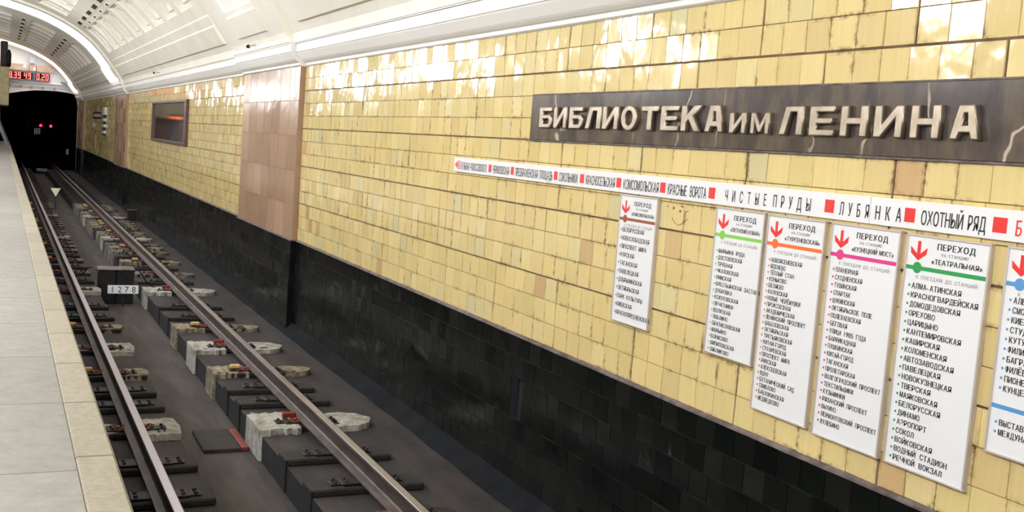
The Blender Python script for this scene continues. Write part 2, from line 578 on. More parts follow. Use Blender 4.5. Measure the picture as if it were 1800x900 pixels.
def surf(name, ss, ys, depth, m):
    vs = []; fs = []
    for s in ss:
        p0, nn = vault(s)
        for y in ys:
            d = depth(s, y); vs.append((p0.x + nn.x * d, y, p0.y + nn.y * d))
    ny = len(ys)
    for i in range(len(ss) - 1):
        for j in range(ny - 1):
            fs.append((i * ny + j, i * ny + j + 1, (i + 1) * ny + j + 1, (i + 1) * ny + j))
    # the other half of the vault, mirrored about its crown
    n = len(vs); sub = [k for k in range(0, len(ss))]
    vs2 = [(2 * CX - x, y, z_) for x, y, z_ in vs]
    fs2 = [tuple(n + k for k in reversed(f)) for f in fs]
    me = bpy.data.meshes.new(name); me.from_pydata(vs + vs2, [], fs + fs2); me.materials.append(m); me.update()
    o = bpy.data.objects.new(name, me); C.objects.link(o); struct(o)
    return o


BAYS = [(-8.0, 14.90, 3.60), (18.70, 37.75, 28.3), (41.35, 58.45, 49.9)]
CELLS = []
for (a, b, mid) in BAYS:
    cells = [mid + 1.88 * k for k in range(-6, 7) if a + 1.3 < mid + 1.88 * k < b - 1.3]
    CELLS.append(cells)
    sb = [.25, .61, .81] + [x for p in COF for x in (p[0], p[0] + .05, p[0] + .1, p[1] - .1, p[1] - .05, p[1])]
    yb = [a + .65, b - .65] + [c + sg * hw for c in cells for hw, _ in STEPS for sg in (-1, 1)]
    surf('ceiling', step_lines(sb, 0, SMAX, .16), step_lines(yb, a, b, 2.0),
         lambda s, y, a=a, b=b, cells=cells: bay_depth(s, y, a, b, cells), M['plaster'])

for (a, b) in PIL:
    c = (a + b) / 2; h = 1.0 if a < 20 else 1.25
    def rib_depth(s, y, c=c, h=h):
        if abs(y - c) < h:
            if .27 < s < .64: return -.035
            if s > .74: return .05
        return 0.0
    o = surf('ceiling_rib', step_lines([.27, .64, .74], 0, SMAX, .12), step_lines([c - h, c + h], a, b, 1.0, .008), rib_depth, M['plaster'])
    mb = MB()
    for yy, sgn in ((a, 1), (b, -1)):
        for mir in (1, -1):
            vs = []
            for p_s in [SMAX * k / 60 for k in range(61)]:
                q0, _ = vault(p_s, 0); q1, _ = vault(p_s, .12)
                for q in (q0, q1):
                    x = q.x if mir == 1 else 2 * CX - q.x
                    vs.append((x, yy, q.y))
            mb.add(vs, [(2 * i, 2 * i + 1, 2 * i + 3, 2 * i + 2) for i in range(60)])
    struct(mb.build('ceiling_rib', M['plaster']))

# added glow sheets: bright light on the rib plaster put in as emission
M['arch_glow'] = mat('arch_glow', srgb(240, 240, 250), .4, emis=(0.93, 0.94, 1.0, 1), estr=RIB_GLOW_POWER)
arch_text = ['luminous white band in the nearest ceiling rib', 'luminous white arch in the second ceiling rib', 'luminous white arch over the tunnel mouth']
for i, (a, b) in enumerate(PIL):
    c = (a + b) / 2; s0 = 1.12 if i == 0 else .16; hw = .96 if i == 0 else 1.22  # the nearest sheet starts out of view, added to brighten its rib
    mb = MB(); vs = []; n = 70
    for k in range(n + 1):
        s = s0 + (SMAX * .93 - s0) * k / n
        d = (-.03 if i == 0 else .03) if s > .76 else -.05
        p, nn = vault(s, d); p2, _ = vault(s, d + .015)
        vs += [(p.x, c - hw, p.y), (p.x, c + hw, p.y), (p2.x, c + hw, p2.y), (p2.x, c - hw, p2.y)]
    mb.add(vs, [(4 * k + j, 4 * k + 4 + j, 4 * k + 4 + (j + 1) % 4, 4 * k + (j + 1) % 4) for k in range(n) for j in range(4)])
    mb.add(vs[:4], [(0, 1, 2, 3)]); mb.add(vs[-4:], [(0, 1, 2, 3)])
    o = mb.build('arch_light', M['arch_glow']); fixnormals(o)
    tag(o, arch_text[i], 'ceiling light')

# vents in the vault
M['vent_dark'] = mat('vent_dark', srgb(52, 44, 40), .8)
vent_proto = {}


def vent(s, y, ln, wd, label, group):
    p, nn = vault(s, .066)
    key = (ln, wd)
    root = thing('air_vent', label, 'vent', (p.x, y, p.y), group)
    root.rotation_euler = (0, math.atan2(nn.x, nn.y), 0)
    if key not in vent_proto:
        m1 = MB(); t = .018
        for (x0, x1, a, b) in ((-wd / 2 - t, -wd / 2, -ln / 2 - t, ln / 2 + t), (wd / 2, wd / 2 + t, -ln / 2 - t, ln / 2 + t),
                               (-wd / 2, wd / 2, -ln / 2 - t, -ln / 2), (-wd / 2, wd / 2, ln / 2, ln / 2 + t)):
            m1.box(x0, x1, a, b, -.012, .012)
        f = m1.build('vent_frame', M['plaster'], root)
        m2 = MB(); m2.box(-wd / 2, wd / 2, -ln / 2, ln / 2, -.002, .010)
        g = m2.build('vent_opening', M['vent_dark'], root)
        vent_proto[key] = (f.data, g.data)
    else:
        for nm, me in zip(('vent_frame', 'vent_opening'), vent_proto[key]):
            c_ = bpy.data.objects.new(nm, me); C.objects.link(c_); c_.parent = root


for bi, names in ((1, 'between the nearest and second ceiling ribs'), (2, 'between the second rib and the tunnel')):
    for c in CELLS[bi]:
        if bi == 1:
            vent(2.25, c + .25, 1.05, .12, 'long dark slot vent ' + names, 'long slot vents ' + names)
            vent(2.07, c + .25, .42, .06, 'short dark slot vent ' + names, 'short slot vents ' + names)
        else:
            vent(2.25, c + .25, 1.05, .12, 'long dark slot vent, lower row, ' + names, 'lower row of long vents near the tunnel')
            vent(2.07, c + .25, .42, .06, 'short dark slot vent, lower row, ' + names, 'lower row of short vents near the tunnel')
            vent(3.80, c + .25, 1.05, .12, 'long dark slot vent, upper row, ' + names, 'upper row of long vents near the tunnel')
            vent(3.62, c + .25, .42, .06, 'short dark slot vent, upper row, ' + names, 'upper row of short vents near the tunnel')

# small hooks on the foot of the vault
for (y, s, lab) in ((17.0, .115, 'small dark lamp hook on the nearest ceiling rib'), (28.4, .07, 'small dark lamp hook on the vault foot between the ribs')):
    root = thing('ceiling_hook', lab, 'hook', (0, 0, 0))
    p, nn = vault(s, .02); q, _ = vault(s, -.09)
    mb = MB(); mb.tube([(p.x, y, p.y), (q.x, y + .02, q.y), (q.x - .02, y - .14, q.y - .01)], .014); mb.build('hook_arm', M['panel_frame'], root)
    mb = MB(); mb.tube([(q.x - .02, y + .10, q.y), (q.x - .02, y + .02, q.y)], [.024, .03]); mb.build('hook_socket', M['iron'], root)

# ------------------------------------------------------------------ platform, far side wall, back wall
mb = MB()
mb.box(-7.55, -1.613, Y0, YE, .98, 1.116)
struct(mb.build('floor', M['platform_slab']))
mb = MB()
mb.box(-1.613, -1.45, Y0, YE, .98, 1.118, 0, .012)
struct(mb.build('trim_3', M['kerb_stone']))
mb = MB()
mb.box(-7.35, -1.66, Y0, YE, -.6, .98)
mb.box(-9.65, -7.55, Y0, YE, -.6, -.3)
struct(mb.build('floor', M['concrete_floor']))
mb = MB()
mb.box(-11.1, -10.92, Y0, YE, -.6, 3.9)
struct(mb.build('wall_left', noisy('far_tiles', srgb(214, 190, 128), srgb(198, 172, 112), 3, .35, .05)))
mb = MB()
mb.box(-11.1, 2.1, Y0 - .2, Y0, -.8, 7.0)
struct(mb.build('wall_back', M['cornice']))
mb = MB()
mb.box(-11.1, -9.65, Y0, YE, -.6, -.3)
struct(mb.build('floor', M['concrete_floor']))

# ------------------------------------------------------------------ end wall with the tunnel mouth
arc = [(-2.6, 3.26), (-2.0, 3.47), (-1.52, 3.64), (-.95, 3.79), (-.32, 3.90), (.25, 3.94), (.8, 3.95), (1.25, 3.92), (1.6, 3.87), (1.72, 3.74), (1.80, 3.5), (1.84, 3.2)]
mb = MB()
T0, T1 = YE, YE + .5
top = [(x, 7.0) for x, _ in arc]
for y in (T0, T1):
    for i in range(len(arc) - 1):
        mb.add([(arc[i][0], y, arc[i][1]), (arc[i + 1][0], y, arc[i + 1][1]), (arc[i + 1][0], y, 7), (arc[i][0], y, 7)], [(0, 1, 2, 3)])
for i in range(len(arc) - 1):
    mb.add([(arc[i][0], T0, arc[i][1]), (arc[i + 1][0], T0, arc[i + 1][1]), (arc[i + 1][0], T1, arc[i + 1][1]), (arc[i][0], T1, arc[i][1])], [(0, 1, 2, 3)])
mb.box(1.84, 2.1, T0, T1, -.6, 7.0)
mb.box(-11.1, -2.6, T0, T1, -.6, 7.0)
o = struct(mb.build('wall_end', M['white_paint']))

# the dark tunnel beyond, bending gently to the right
def tx(y): return 6.2 * max(0, (y - 75) / 155) ** 2


M['soot'] = noisy('soot', srgb(26, 25, 28), srgb(18, 18, 20), 2, .95, .2)
mb = MB()
ys = [YE + .5 + (262 - YE - .5) * k / 24 for k in range(25)]
sect = [(-2.7, -.7), (-2.7, 3.5), (-1.8, 4.1), (0, 4.4), (1.8, 4.1), (2.7, 3.5), (2.7, -.7)]
vs = [(x + tx(y), y, z_) for y in ys for x, z_ in sect]
mb.add(vs, [(k * 7 + j, k * 7 + (j + 1) % 7, (k + 1) * 7 + (j + 1) % 7, (k + 1) * 7 + j) for k in range(24) for j in range(7)])
mb.add(vs[-7:], [tuple(range(7))])
struct(mb.build('wall_tunnel', M['soot']))

# ------------------------------------------------------------------ track bed
mb = MB()
mb.add([(-.40, Y0, -.5), (.33, Y0, -.5), (.33, 63, -.5), (-.40, 63, -.5)], [(0, 1, 2, 3)])
struct(mb.build('floor_channel', M['channel_floor']))
mb = MB()
mb.add([(.33, Y0, -.5), (.33, Y0, -.262), (1.77, Y0, -.262), (.33, 63, -.5), (.33, 63, -.262), (1.77, 63, -.262)], [(1, 4, 5, 2)])
mb.add([(.33, Y0, -.5), (.33, 63, -.5), (.33, 63, -.262), (.33, Y0, -.262)], [(0, 1, 2, 3)], 1)
mb.add([(-.40, Y0, -.5), (-.40, Y0, -.262), (-1.70, Y0, -.262), (-.40, 63, -.5), (-.40, 63, -.262), (-1.70, 63, -.262)], [(0, 1, 4, 3), (1, 2, 5, 4)])
struct(mb.build('floor_trackbed', [M['concrete_floor'], M['bench_face']]))
mb = MB(); vs = []
for k in range(0, 143):
    y = Y0 + k * .5
    e = random.uniform(-.015, .015)
    vs += [(1.745 + e, y, -.266), (1.80 + e, y, -.238), (1.86, y, -.19), (1.915, y, -.12)]
mb.add(vs, [(4 * k + j, 4 * k + 4 + j, 4 * k + 5 + j, 4 * k + 1 + j) for k in range(142) for j in range(3)], 0, True)
struct(mb.build('trim_4', M['cove']))

# ------------------------------------------------------------------ rails
def rail(xc, label):
    root = thing('rail', label, 'rail', (xc, 2, -.18))
    half = [(.075, -.18), (.075, -.168), (.02, -.148), (.010, -.135), (.009, -.055), (.020, -.040), (.0365, -.032), (.0375, -.012), (.033, -.002)]
    sec = half + [(-x, z_) for x, z_ in reversed(half)]
    mb = MB(); ys = [Y0 + 1, 75] + [75 + 12 * k for k in range(1, 13)]
    n = len(sec)
    vs = [(xc + x + tx(y), y, z_) for y in ys for x, z_ in sec]
    mb.add(vs, [(k * n + j, k * n + (j + 1) % n, (k + 1) * n + (j + 1) % n, (k + 1) * n + j) for k in range(len(ys) - 1) for j in range(n - 1)])
    mb.add(vs[:n], [tuple(range(n))])
    mb.build('rail_body', M['rail_side'], root, (xc, 2, -.18))
    mb = MB(); cap = [(.033, -.0025), (.028, 0), (-.028, 0), (-.033, -.0025)]
    vs = [(xc + x + tx(y), y, z_) for y in ys for x, z_ in cap]
    mb.add(vs, [(k * 4 + j, k * 4 + j + 1, (k + 1) * 4 + j + 1, (k + 1) * 4 + j) for k in range(len(ys) - 1) for j in range(3)])
    mb.build('running_surface', M['rail_top'], root, (xc, 2, -.18))


rail(-.797, 'worn steel rail nearest the platform edge')
rail(.797, 'worn steel rail nearest the tiled wall')


# ------------------------------------------------------------------ sleeper blocks
def blob(x0, x1, y0, y1, z0, z1, seed, tip=0, jag=.02):
    """rough-sided grout block; tip>0 draws its far end (towards +x) out to a tongue"""
    R = random.Random(seed); mb = MB(); n = 12; top = []; bot = []
    yc = (y0 + y1) / 2; hy = (y1 - y0) / 2
    up = []; dn = []
    for k in range(n + 1):
        t = k / n; x = x0 + (x1 - x0) * t
        wv = 1.0
        if tip > 0 and t > 1 - tip:
            u = (t - (1 - tip)) / tip; wv = math.sqrt(max(0, 1 - u * u)) * .95 + .05
        up.append((x + R.uniform(-.01, .01), yc + hy * wv + R.uniform(-jag, jag) * (0.4 + wv * .6)))
        dn.append((x + R.uniform(-.01, .01), yc - hy * wv + R.uniform(-jag, jag) * (0.4 + wv * .6)))
    vs = []
    for (u, d) in zip(up, dn):
        zt = z1 + R.uniform(-.006, .006)
        vs += [(u[0], u[1] + .012, z0), (u[0], u[1], zt - .008), (u[0], (u[1] + d[1]) / 2, zt), (d[0], d[1], zt - .008), (d[0], d[1] - .012, z0)]
    mb.add(vs, [(5 * k + j, 5 * k + 5 + j, 5 * k + 6 + j, 5 * k + 1 + j) for k in range(n) for j in range(4)])
    mb.add(vs[:5], [(0, 1, 2, 3, 4)]); mb.add(vs[-5:], [(0, 1, 2, 3, 4)])
    return mb


def clip_mb(sx, xr):
    """looped spring clip beside the rail foot"""
    mb = MB(); r = .014
    x = xr + sx * .115
    pts = [(x + .050 * math.cos(a), .065 * math.sin(a), .050 + .012 * math.cos(a * 2)) for a in [2 * math.pi * k / 12 for k in range(13)]]
    mb.tube(pts, r, 6, 0, False)
    mb.box(x - .02, x + .02, -.018, .018, .018, .06)
    return mb


SLEEP = {}


def sleeper(side, y, kind, label, group, detail):
    """side +1: block under the wall-side rail; -1: block under the platform-side rail"""
    xr = .797 * side
    root = thing('sleeper', label, 'sleeper', (0, y, -.25), group)
    key = (side, kind, detail)
    if key in SLEEP and not (detail and kind != 'dark'):
        for (nm, me, par) in SLEEP[key]:
            c_ = bpy.data.objects.new(nm, me); C.objects.link(c_); c_.parent = root
        return
    made = []
    sgn = side
    def X(a, b): return (a, b) if side > 0 else (-b - .07, -a - .07)
    x0, x1 = X(.332, 1.26)
    mb = MB(); mb.box(x0, x1, -.135, .135, -.012, .046, 0, .012)
    # the dark end of the timber showing on the channel side
    if side > 0: mb.box(.318, .335, -.135, .135, -.24, .046, 1, .01)
    b = mb.build('timber', [M['dark_wood'], M['bench_face']], root); made.append(b)
    mb = MB(); mb.box(xr - .21, xr + .21, -.085, .085, .050, .066, 0, .004)
    mb.box(xr - .30, xr - .21, -.06, .06, .050, .060, 0, .004); mb.box(xr + .21, xr + .30, -.06, .06, .050, .060, 0, .004)
    b = mb.build('tie_plate', M['iron'], root); made.append(b)
    mb = MB()
    for bx in (-.26, -.17, .17, .26):
        for by in (-.04, .04): mb.lathe((xr + bx, by, .06), [(.016, 0), (.016, .018), (.0, .02)], 6)
    b = mb.build('bolts', M['iron'], root); b['kind'] = 'stuff'; made.append(b)
    if kind in ('white', 'tan', 'grey', 'clip'):
        for sx in (-1, 1):
            b = clip_mb(sx, xr).build('rail_clip', M['rust_red'], root); b['label'] = 'rust-red looped clip'; b.location.z = .02; made.append(b)
    if kind in ('white', 'tan', 'grey'):
        mm = M[kind + '_block']
        sd = int(y * 10) + (5 if side > 0 else 0)
        if side > 0:
            wd = .40 if kind == 'white' else .28
            b = blob(.300, .70, .02 - wd * .6, .02 + wd * .9, -.245, .054, sd, 0, .03).build('grout_block', mm, root); made.append(b)
            b = blob(.86, 1.46, .02 - wd * .55, .02 + wd * .7, -.02, .050, sd + 1, .45, .015).build('grout_tongue', mm, root); made.append(b)
        else:
            wd = .38 if kind == 'white' else .24
            b = blob(-.72, -.37, .02 - wd * .6, .02 + wd * .85, -.02, .054, sd, .12, .012).build('grout_block', mm, root); made.append(b)
            b = blob(-1.30, -.88, .02 - wd * .4, .02 + wd * .5, -.02, .054, sd + 2, .3, .012).build('grout_tongue', mm, root); made.append(b)
        if kind == 'tan':
            mb = MB(); mb.box(xr - .27, xr - .16, .02, .10, .066, .105, 0, .006)
            b = mb.build('wedge', M['yellow_wood'], root); b['label'] = 'pale yellow wooden wedge'; made.append(b)
        if kind == 'white' and side > 0:
            mb = MB(); mb.box(xr - .20, xr - .07, .10, .15, .06, .115, 0, .008)
            b = mb.build('wedge', M['rust_red'], root); b['label'] = 'reddish brown wedge'; made.append(b)
    SLEEP[key] = [(o_.name.split('.')[0], o_.data, None) for o_ in made]


NEAR = [(5.6, 'dark'), (6.4, 'dark'), (7.15, 'clip'), (7.98, 'dark'), (8.80, 'dark'), (9.85, 'white'), (10.75, 'dark'), (11.35, 'dark'),
        (12.15, 'tan'), (13.55, 'white'), (14.95, 'tan'), (15.85, 'dark'), (16.8, 'dark'), (18.35, 'white'), (19.5, 'dark'), (20.5, 'grey'),
        (21.4, 'dark'), (22.3, 'tan'), (23.2, 'dark'), (24.0, 'grey')]
desc = {'dark': 'dark oily sleeper', 'clip': 'dark sleeper with red clips', 'white': 'whitewashed sleeper',
        'tan': 'tan grouted sleeper with yellow wedge', 'grey': 'grey grouted sleeper with red clips'}
ORD = ['nearest', 'second-nearest', 'third-nearest', 'fourth-nearest', 'fifth-nearest', 'sixth-nearest', 'seventh-nearest', 'eighth-nearest', 'ninth-nearest', 'tenth-nearest',
       'eleventh-nearest', 'twelfth-nearest']
cyc = ['tan', 'grey', 'dark', 'white', 'grey', 'tan', 'dark', 'grey', 'tan']
far = [(24.8 + .66 * k, cyc[k % 9]) for k in range(20)] + [(38.3 + .8 * k, 'dark') for k in range(29)]
count = {}
for y, k in NEAR + far:
    for side in (1, -1):
        sd = 'under the wall-side rail' if side > 0 else 'under the platform-side rail'
        if y < 24.5:
            count[(k, side)] = count.get((k, side), -1) + 1
            lab = '%s %s' % (ORD[count[(k, side)]] + ' ' + desc[k], sd)
            sleeper(side, y, k, lab, 'sleepers ' + sd, y < 30)
        else:
            zone = 'midway to the tunnel' if y < 38.2 else 'close to the tunnel'
            sleeper(side, y, k, '%s %s, %s' % (desc[k], sd, zone), '%s %s, %s' % (desc[k], sd, zone), y < 30)

# loose plank lying in the channel
root = thing('loose_plank', 'short dark plank with a rusty end lying in the track channel', 'plank', (.1, 10.3, -.5))
mb = MB(); mb.box(-.13, .22, 9.95, 10.65, -.5, -.462, 0, .006); mb.build('board', M['dark_wood'], root, (.1, 10.3, -.5))
mb = MB(); mb.box(.225, .29, 9.95, 10.62, -.5, -.455, 0, .006); b = mb.build('end_strip', M['rust_red'], root, (.1, 10.3, -.5)); b['label'] = 'rusty brown strip'

# ------------------------------------------------------------------ lettering
GL = {}


def glyph(ch, bold=.0):
    key = (ch, bold)
    if key in GL: return GL[key]
    cu = bpy.data.curves.new('glyph', 'FONT'); cu.body = ch; cu.resolution_u = 3; cu.offset = bold
    ob = bpy.data.objects.new('glyph', cu); C.objects.link(ob)
    bpy.context.view_layer.update()
    ev = ob.evaluated_get(bpy.context.evaluated_depsgraph_get()); me = ev.to_mesh()
    vs = [(v.co.x, v.co.y) for v in me.vertices]; fs = [tuple(p.vertices) for p in me.polygons]
    ev.to_mesh_clear(); bpy.data.objects.remove(ob); bpy.data.curves.remove(cu)
    if vs:
        x0 = min(v[0] for v in vs); x1 = max(v[0] for v in vs)
        vs = [(v[0] - x0, v[1]) for v in vs]; GL[key] = (vs, fs, x1 - x0)
    else: GL[key] = ([], [], .35)
    return GL[key]


def write(mb, s, yl, yr, z0, h, x, bold=.02, gap=.14, cell=None):
    """set s on a wall that faces -x, reading from yl towards smaller y; cap height h; mono pitch if cell"""
    gs = [glyph(c) for c in s]; reps = [0] if bold <= 0 else [-bold * .8, 0, bold * .8]
    k = h / .70
    if cell:
        y = yl
        for c, (vs, fs, wd) in zip(s, gs):
            if c != ' ':
                u = (cell * .80) / wd if c not in '1.:-«»' else k * .8
                [mb.add([(x - .0002 * j_, y - (v[0] + q) * u, z0 + v[1] * k) for v in vs], fs) for j_, q in enumerate(reps)]
                if c in '1.:-«»': y += cell * .25
            y -= cell
        return
    tot = sum(g[2] for g in gs) + gap * (len(gs) - 1)
    u = (yl - yr) / tot; y = yl
    for c, (vs, fs, wd) in zip(s, gs):
        if vs: [mb.add([(x - .0002 * j_, y - (v[0] + q) * u, z0 + v[1] * k) for v in vs], fs) for j_, q in enumerate(reps)]
        y -= (wd + gap) * u


def flat(mb, pts, x):
    mb.add([(x, a, b) for a, b in pts], [tuple(range(len(pts)))])


def disc(mb, yc, zc, r, x, n=24, r0=0):
    if r0 <= 0:
        flat(mb, [(yc + r * math.cos(2 * math.pi * k / n), zc + r * math.sin(2 * math.pi * k / n)) for k in range(n)], x)
    else:
        vs = []
        for k in range(n):
            t = 2 * math.pi * k / n
            vs += [(x, yc + r * math.cos(t), zc + r * math.sin(t)), (x, yc + r0 * math.cos(t), zc + r0 * math.sin(t))]
        mb.add(vs, [(2 * k, 2 * k + 1, (2 * k + 3) % (2 * n), (2 * k + 2) % (2 * n)) for k in range(n)])


# ------------------------------------------------------------------ interchange boards
BX = 1.894      # face of the boards


def board(yl, yr, zb, zt, colour, number, station, rows, pitch, zfirst, cell, label, lh=.0235, extra=None):
    root = thing('transfer_board', label, 'sign', (BX + .02, (yl + yr) / 2, zb))
    off = (BX + .02, (yl + yr) / 2, zb)
    cm = mat('line_colour_' + number, srgb(*colour), .45)
    mb = MB(); mb.box(BX + .002, BX + .018, yr + .008, yl - .008, zb + .008, zt - .008)
    mb.build('panel', M['panel_white'], root, off)
    mb = MB(); t = .010
    for (a, b, c, d) in ((yr, yl, zb, zb + t), (yr, yl, zt - t, zt), (yr, yr + t, zb + t, zt - t), (yl - t, yl, zb + t, zt - t)):
        mb.box(BX - .004, BX + .024, a, b, c, d, 0, .002)
    mb.build('frame', M['panel_frame'], root, off)
    x = BX + .0012
    wd = yl - yr; sc = wd / .465
    mb = MB()
    write(mb, 'ПЕРЕХОД', yl - .180 * sc, yl - .385 * sc, 2.232, .028, x, .05, .2)
    nm = '«' + station + '»'
    nl = min(.275, .0215 * len(nm)) * sc
    write(mb, nm, yl - (.292 * sc - nl / 2), yl - (.292 * sc + nl / 2), 2.166, .0225, x, .04, .1)
    for i, r in enumerate(rows):
        write(mb, r, yl - .058, None, zfirst - pitch * i - lh / 2, lh, x, .045, cell=cell)
    if extra:
        for i, r in enumerate(extra):
            write(mb, r, yl - .058, None, 1.549 - pitch * i - lh / 2, lh, x, .045, cell=cell)
    mb.build('lettering', M['ink'], root, off)
    mb = MB()
    write(mb, 'НА СТАНЦИЮ', yl - .205 * sc, yl - .352 * sc, 2.205, .0135, x, .01, .2)
    write(mb, 'К ПОЕЗДАМ ДО СТАНЦИЙ:', yl - .075 * sc, yl - .42 * sc, 2.089, .0155, x, .0, .22)
    mb.build('small_lettering', M['ink_grey'], root, off)
    mb = MB()
    flat(mb, [(yl - .011, 2.128), (yl - .011, 2.147), (yr + .011, 2.147), (yr + .011, 2.128)], x)
    disc(mb, yl - .077, 2.139, .0265, x - .0003)
    for i in range(len(rows)): disc(mb, yl - .042, zfirst - pitch * i, .0062, x, 12)
    if extra:
        flat(mb, [(yl - .011, 1.606), (yl - .011, 1.625), (yr + .011, 1.625), (yr + .011, 1.606)], x)
        for i in range(len(extra)): disc(mb, yl - .042, 1.549 - pitch * i, .0062, x, 12)
    b = mb.build('line_stripe', cm, root, off)
    mb = MB(); disc(mb, yl - .077, 2.139, .0225, x - .0005, 24, .0185)
    nw = .012 * len(number)
    write(mb, number, yl - .077 + nw / 2 + .001, yl - .077 - nw / 2, 2.128, .022, x - .0006, .02, .1)
    mb.build('line_number', M['panel_white'], b, (0, 0, 0))
    mb = MB(); yc = yl - .077
    flat(mb, [(yc + .010, 2.262), (yc - .010, 2.262), (yc - .010, 2.195), (yc + .010, 2.195)], x)
    flat(mb, [(yc + .050, 2.236), (yc + .046, 2.204), (yc, 2.172), (yc, 2.196)], x - .0002)
    flat(mb, [(yc, 2.196), (yc, 2.172), (yc - .046, 2.204), (yc - .050, 2.236)], x - .0002)
    mb.build('down_arrow', M['ink_red'], root, off)
    mb = MB()
    for zz in (zb + .06, zt - .06): mb.box(BX + .010, WX + .002, (yl + yr) / 2 - .15, (yl + yr) / 2 + .15, zz - .02, zz + .02)
    mb.build('wall_bracket', M['iron'], root, off)


board(6.215, 5.752, 1.433, 2.303, (150, 78, 44), '5', 'КОМСОМОЛЬСКАЯ',
      ['БЕЛОРУССКАЯ', 'НОВОСЛОБОДСКАЯ', 'ПРОСПЕКТ МИРА', 'КУРСКАЯ', 'ТАГАНСКАЯ', 'ПАВЕЛЕЦКАЯ', 'ДОБРЫНИНСКАЯ', 'ОКТЯБРЬСКАЯ', 'ПАРК КУЛЬТУРЫ', 'КИЕВСКАЯ', 'КРАСНОПРЕСНЕНСКАЯ'],
      .0565, 2.065, .0245, 'tall white transfer list with a brown stripe, hanging alone', .029)
board(5.131, 4.682, 1.430, 2.300, (132, 200, 72), '10', 'СРЕТЕНСКИЙ БУЛЬВАР',
      ['МАРЬИНА РОЩА', 'ДОСТОЕВСКАЯ', 'ТРУБНАЯ', 'ЧКАЛОВСКАЯ', 'РИМСКАЯ', 'КРЕСТЬЯНСКАЯ ЗАСТАВА', 'ДУБРОВКА', 'КОЖУХОВСКАЯ', 'ПЕЧАТНИКИ', 'ВОЛЖСКАЯ', 'ЛЮБЛИНО', 'БРАТИСЛАВСКАЯ', 'МАРЬИНО', 'БОРИСОВО', 'ШИПИЛОВСКАЯ', 'ЗЯБЛИКОВО'],
      .039, 2.044, .0205, 'tall white transfer list with a lime green stripe')
board(4.657, 4.198, 1.205, 2.297, (240, 108, 40), '6', 'ТУРГЕНЕВСКАЯ',
      ['НОВОЯСЕНЕВСКАЯ', 'ЯСЕНЕВО', 'ТЁПЛЫЙ СТАН', 'КОНЬКОВО', 'БЕЛЯЕВО', 'КАЛУЖСКАЯ', 'НОВЫЕ ЧЕРЁМУШКИ', 'ПРОФСОЮЗНАЯ', 'АКАДЕМИЧЕСКАЯ', 'ЛЕНИНСКИЙ ПРОСПЕКТ', 'ШАБОЛОВСКАЯ', 'ОКТЯБРЬСКАЯ', 'ТРЕТЬЯКОВСКАЯ', 'КИТАЙ-ГОРОД', 'СУХАРЕВСКАЯ', 'ПРОСПЕКТ МИРА', 'РИЖСКАЯ', 'АЛЕКСЕЕВСКАЯ', 'ВДНХ', 'БОТАНИЧЕСКИЙ САД', 'СВИБЛОВО', 'БАБУШКИНСКАЯ', 'МЕДВЕДКОВО'],
      .035, 2.049, .0180, 'longer white transfer list with an orange stripe', .0235)
board(4.155, 3.690, 1.195, 2.297, (216, 48, 132), '7', 'КУЗНЕЦКИЙ МОСТ',
      ['ПЛАНЕРНАЯ', 'СХОДНЕНСКАЯ', 'ТУШИНСКАЯ', 'СПАРТАК', 'ЩУКИНСКАЯ', 'ОКТЯБРЬСКОЕ ПОЛЕ', 'ПОЛЕЖАЕВСКАЯ', 'БЕГОВАЯ', 'УЛИЦА 1905 ГОДА', 'БАРРИКАДНАЯ', 'ПУШКИНСКАЯ', 'КИТАЙ-ГОРОД', 'ТАГАНСКАЯ', 'ПРОЛЕТАРСКАЯ', 'ВОЛГОГРАДСКИЙ ПРОСПЕКТ', 'ТЕКСТИЛЬЩИКИ', 'КУЗЬМИНКИ', 'РЯЗАНСКИЙ ПРОСПЕКТ', 'ВЫХИНО', 'ЛЕРМОНТОВСКИЙ ПРОСПЕКТ', 'ЖУЛЕБИНО'],
      .0392, 2.062, .0175, 'longer white transfer list with a magenta stripe')
board(3.652, 3.180, 1.198, 2.292, (32, 150, 78), '2', 'ТЕАТРАЛЬНАЯ',
      ['АЛМА-АТИНСКАЯ', 'КРАСНОГВАРДЕЙСКАЯ', 'ДОМОДЕДОВСКАЯ', 'ОРЕХОВО', 'ЦАРИЦЫНО', 'КАНТЕМИРОВСКАЯ', 'КАШИРСКАЯ', 'КОЛОМЕНСКАЯ', 'АВТОЗАВОДСКАЯ', 'ПАВЕЛЕЦКАЯ', 'НОВОКУЗНЕЦКАЯ', 'ТВЕРСКАЯ', 'МАЯКОВСКАЯ', 'БЕЛОРУССКАЯ', 'ДИНАМО', 'АЭРОПОРТ', 'СОКОЛ', 'ВОЙКОВСКАЯ', 'ВОДНЫЙ СТАДИОН', 'РЕЧНОЙ ВОКЗАЛ'],
      .0429, 2.054, .0225, 'longer white transfer list with a dark green stripe', .0255)
board(3.100, 2.635, 1.408, 2.293, (84, 150, 212), '4', 'АЛЕКСАНДРОВСКИЙ САД',
      ['АЛЕКСАНДРОВСКИЙ САД', 'СМОЛЕНСКАЯ', 'КИЕВСКАЯ', 'СТУДЕНЧЕСКАЯ', 'КУТУЗОВСКАЯ', 'ФИЛИ', 'БАГРАТИОНОВСКАЯ', 'ФИЛЁВСКИЙ ПАРК', 'ПИОНЕРСКАЯ', 'КУНЦЕВСКАЯ'],
      .0416, 2.070, .0205, 'white transfer list with two light blue stripes', .0255, ['ВЫСТАВОЧНАЯ', 'МЕЖДУНАРОДНАЯ'])


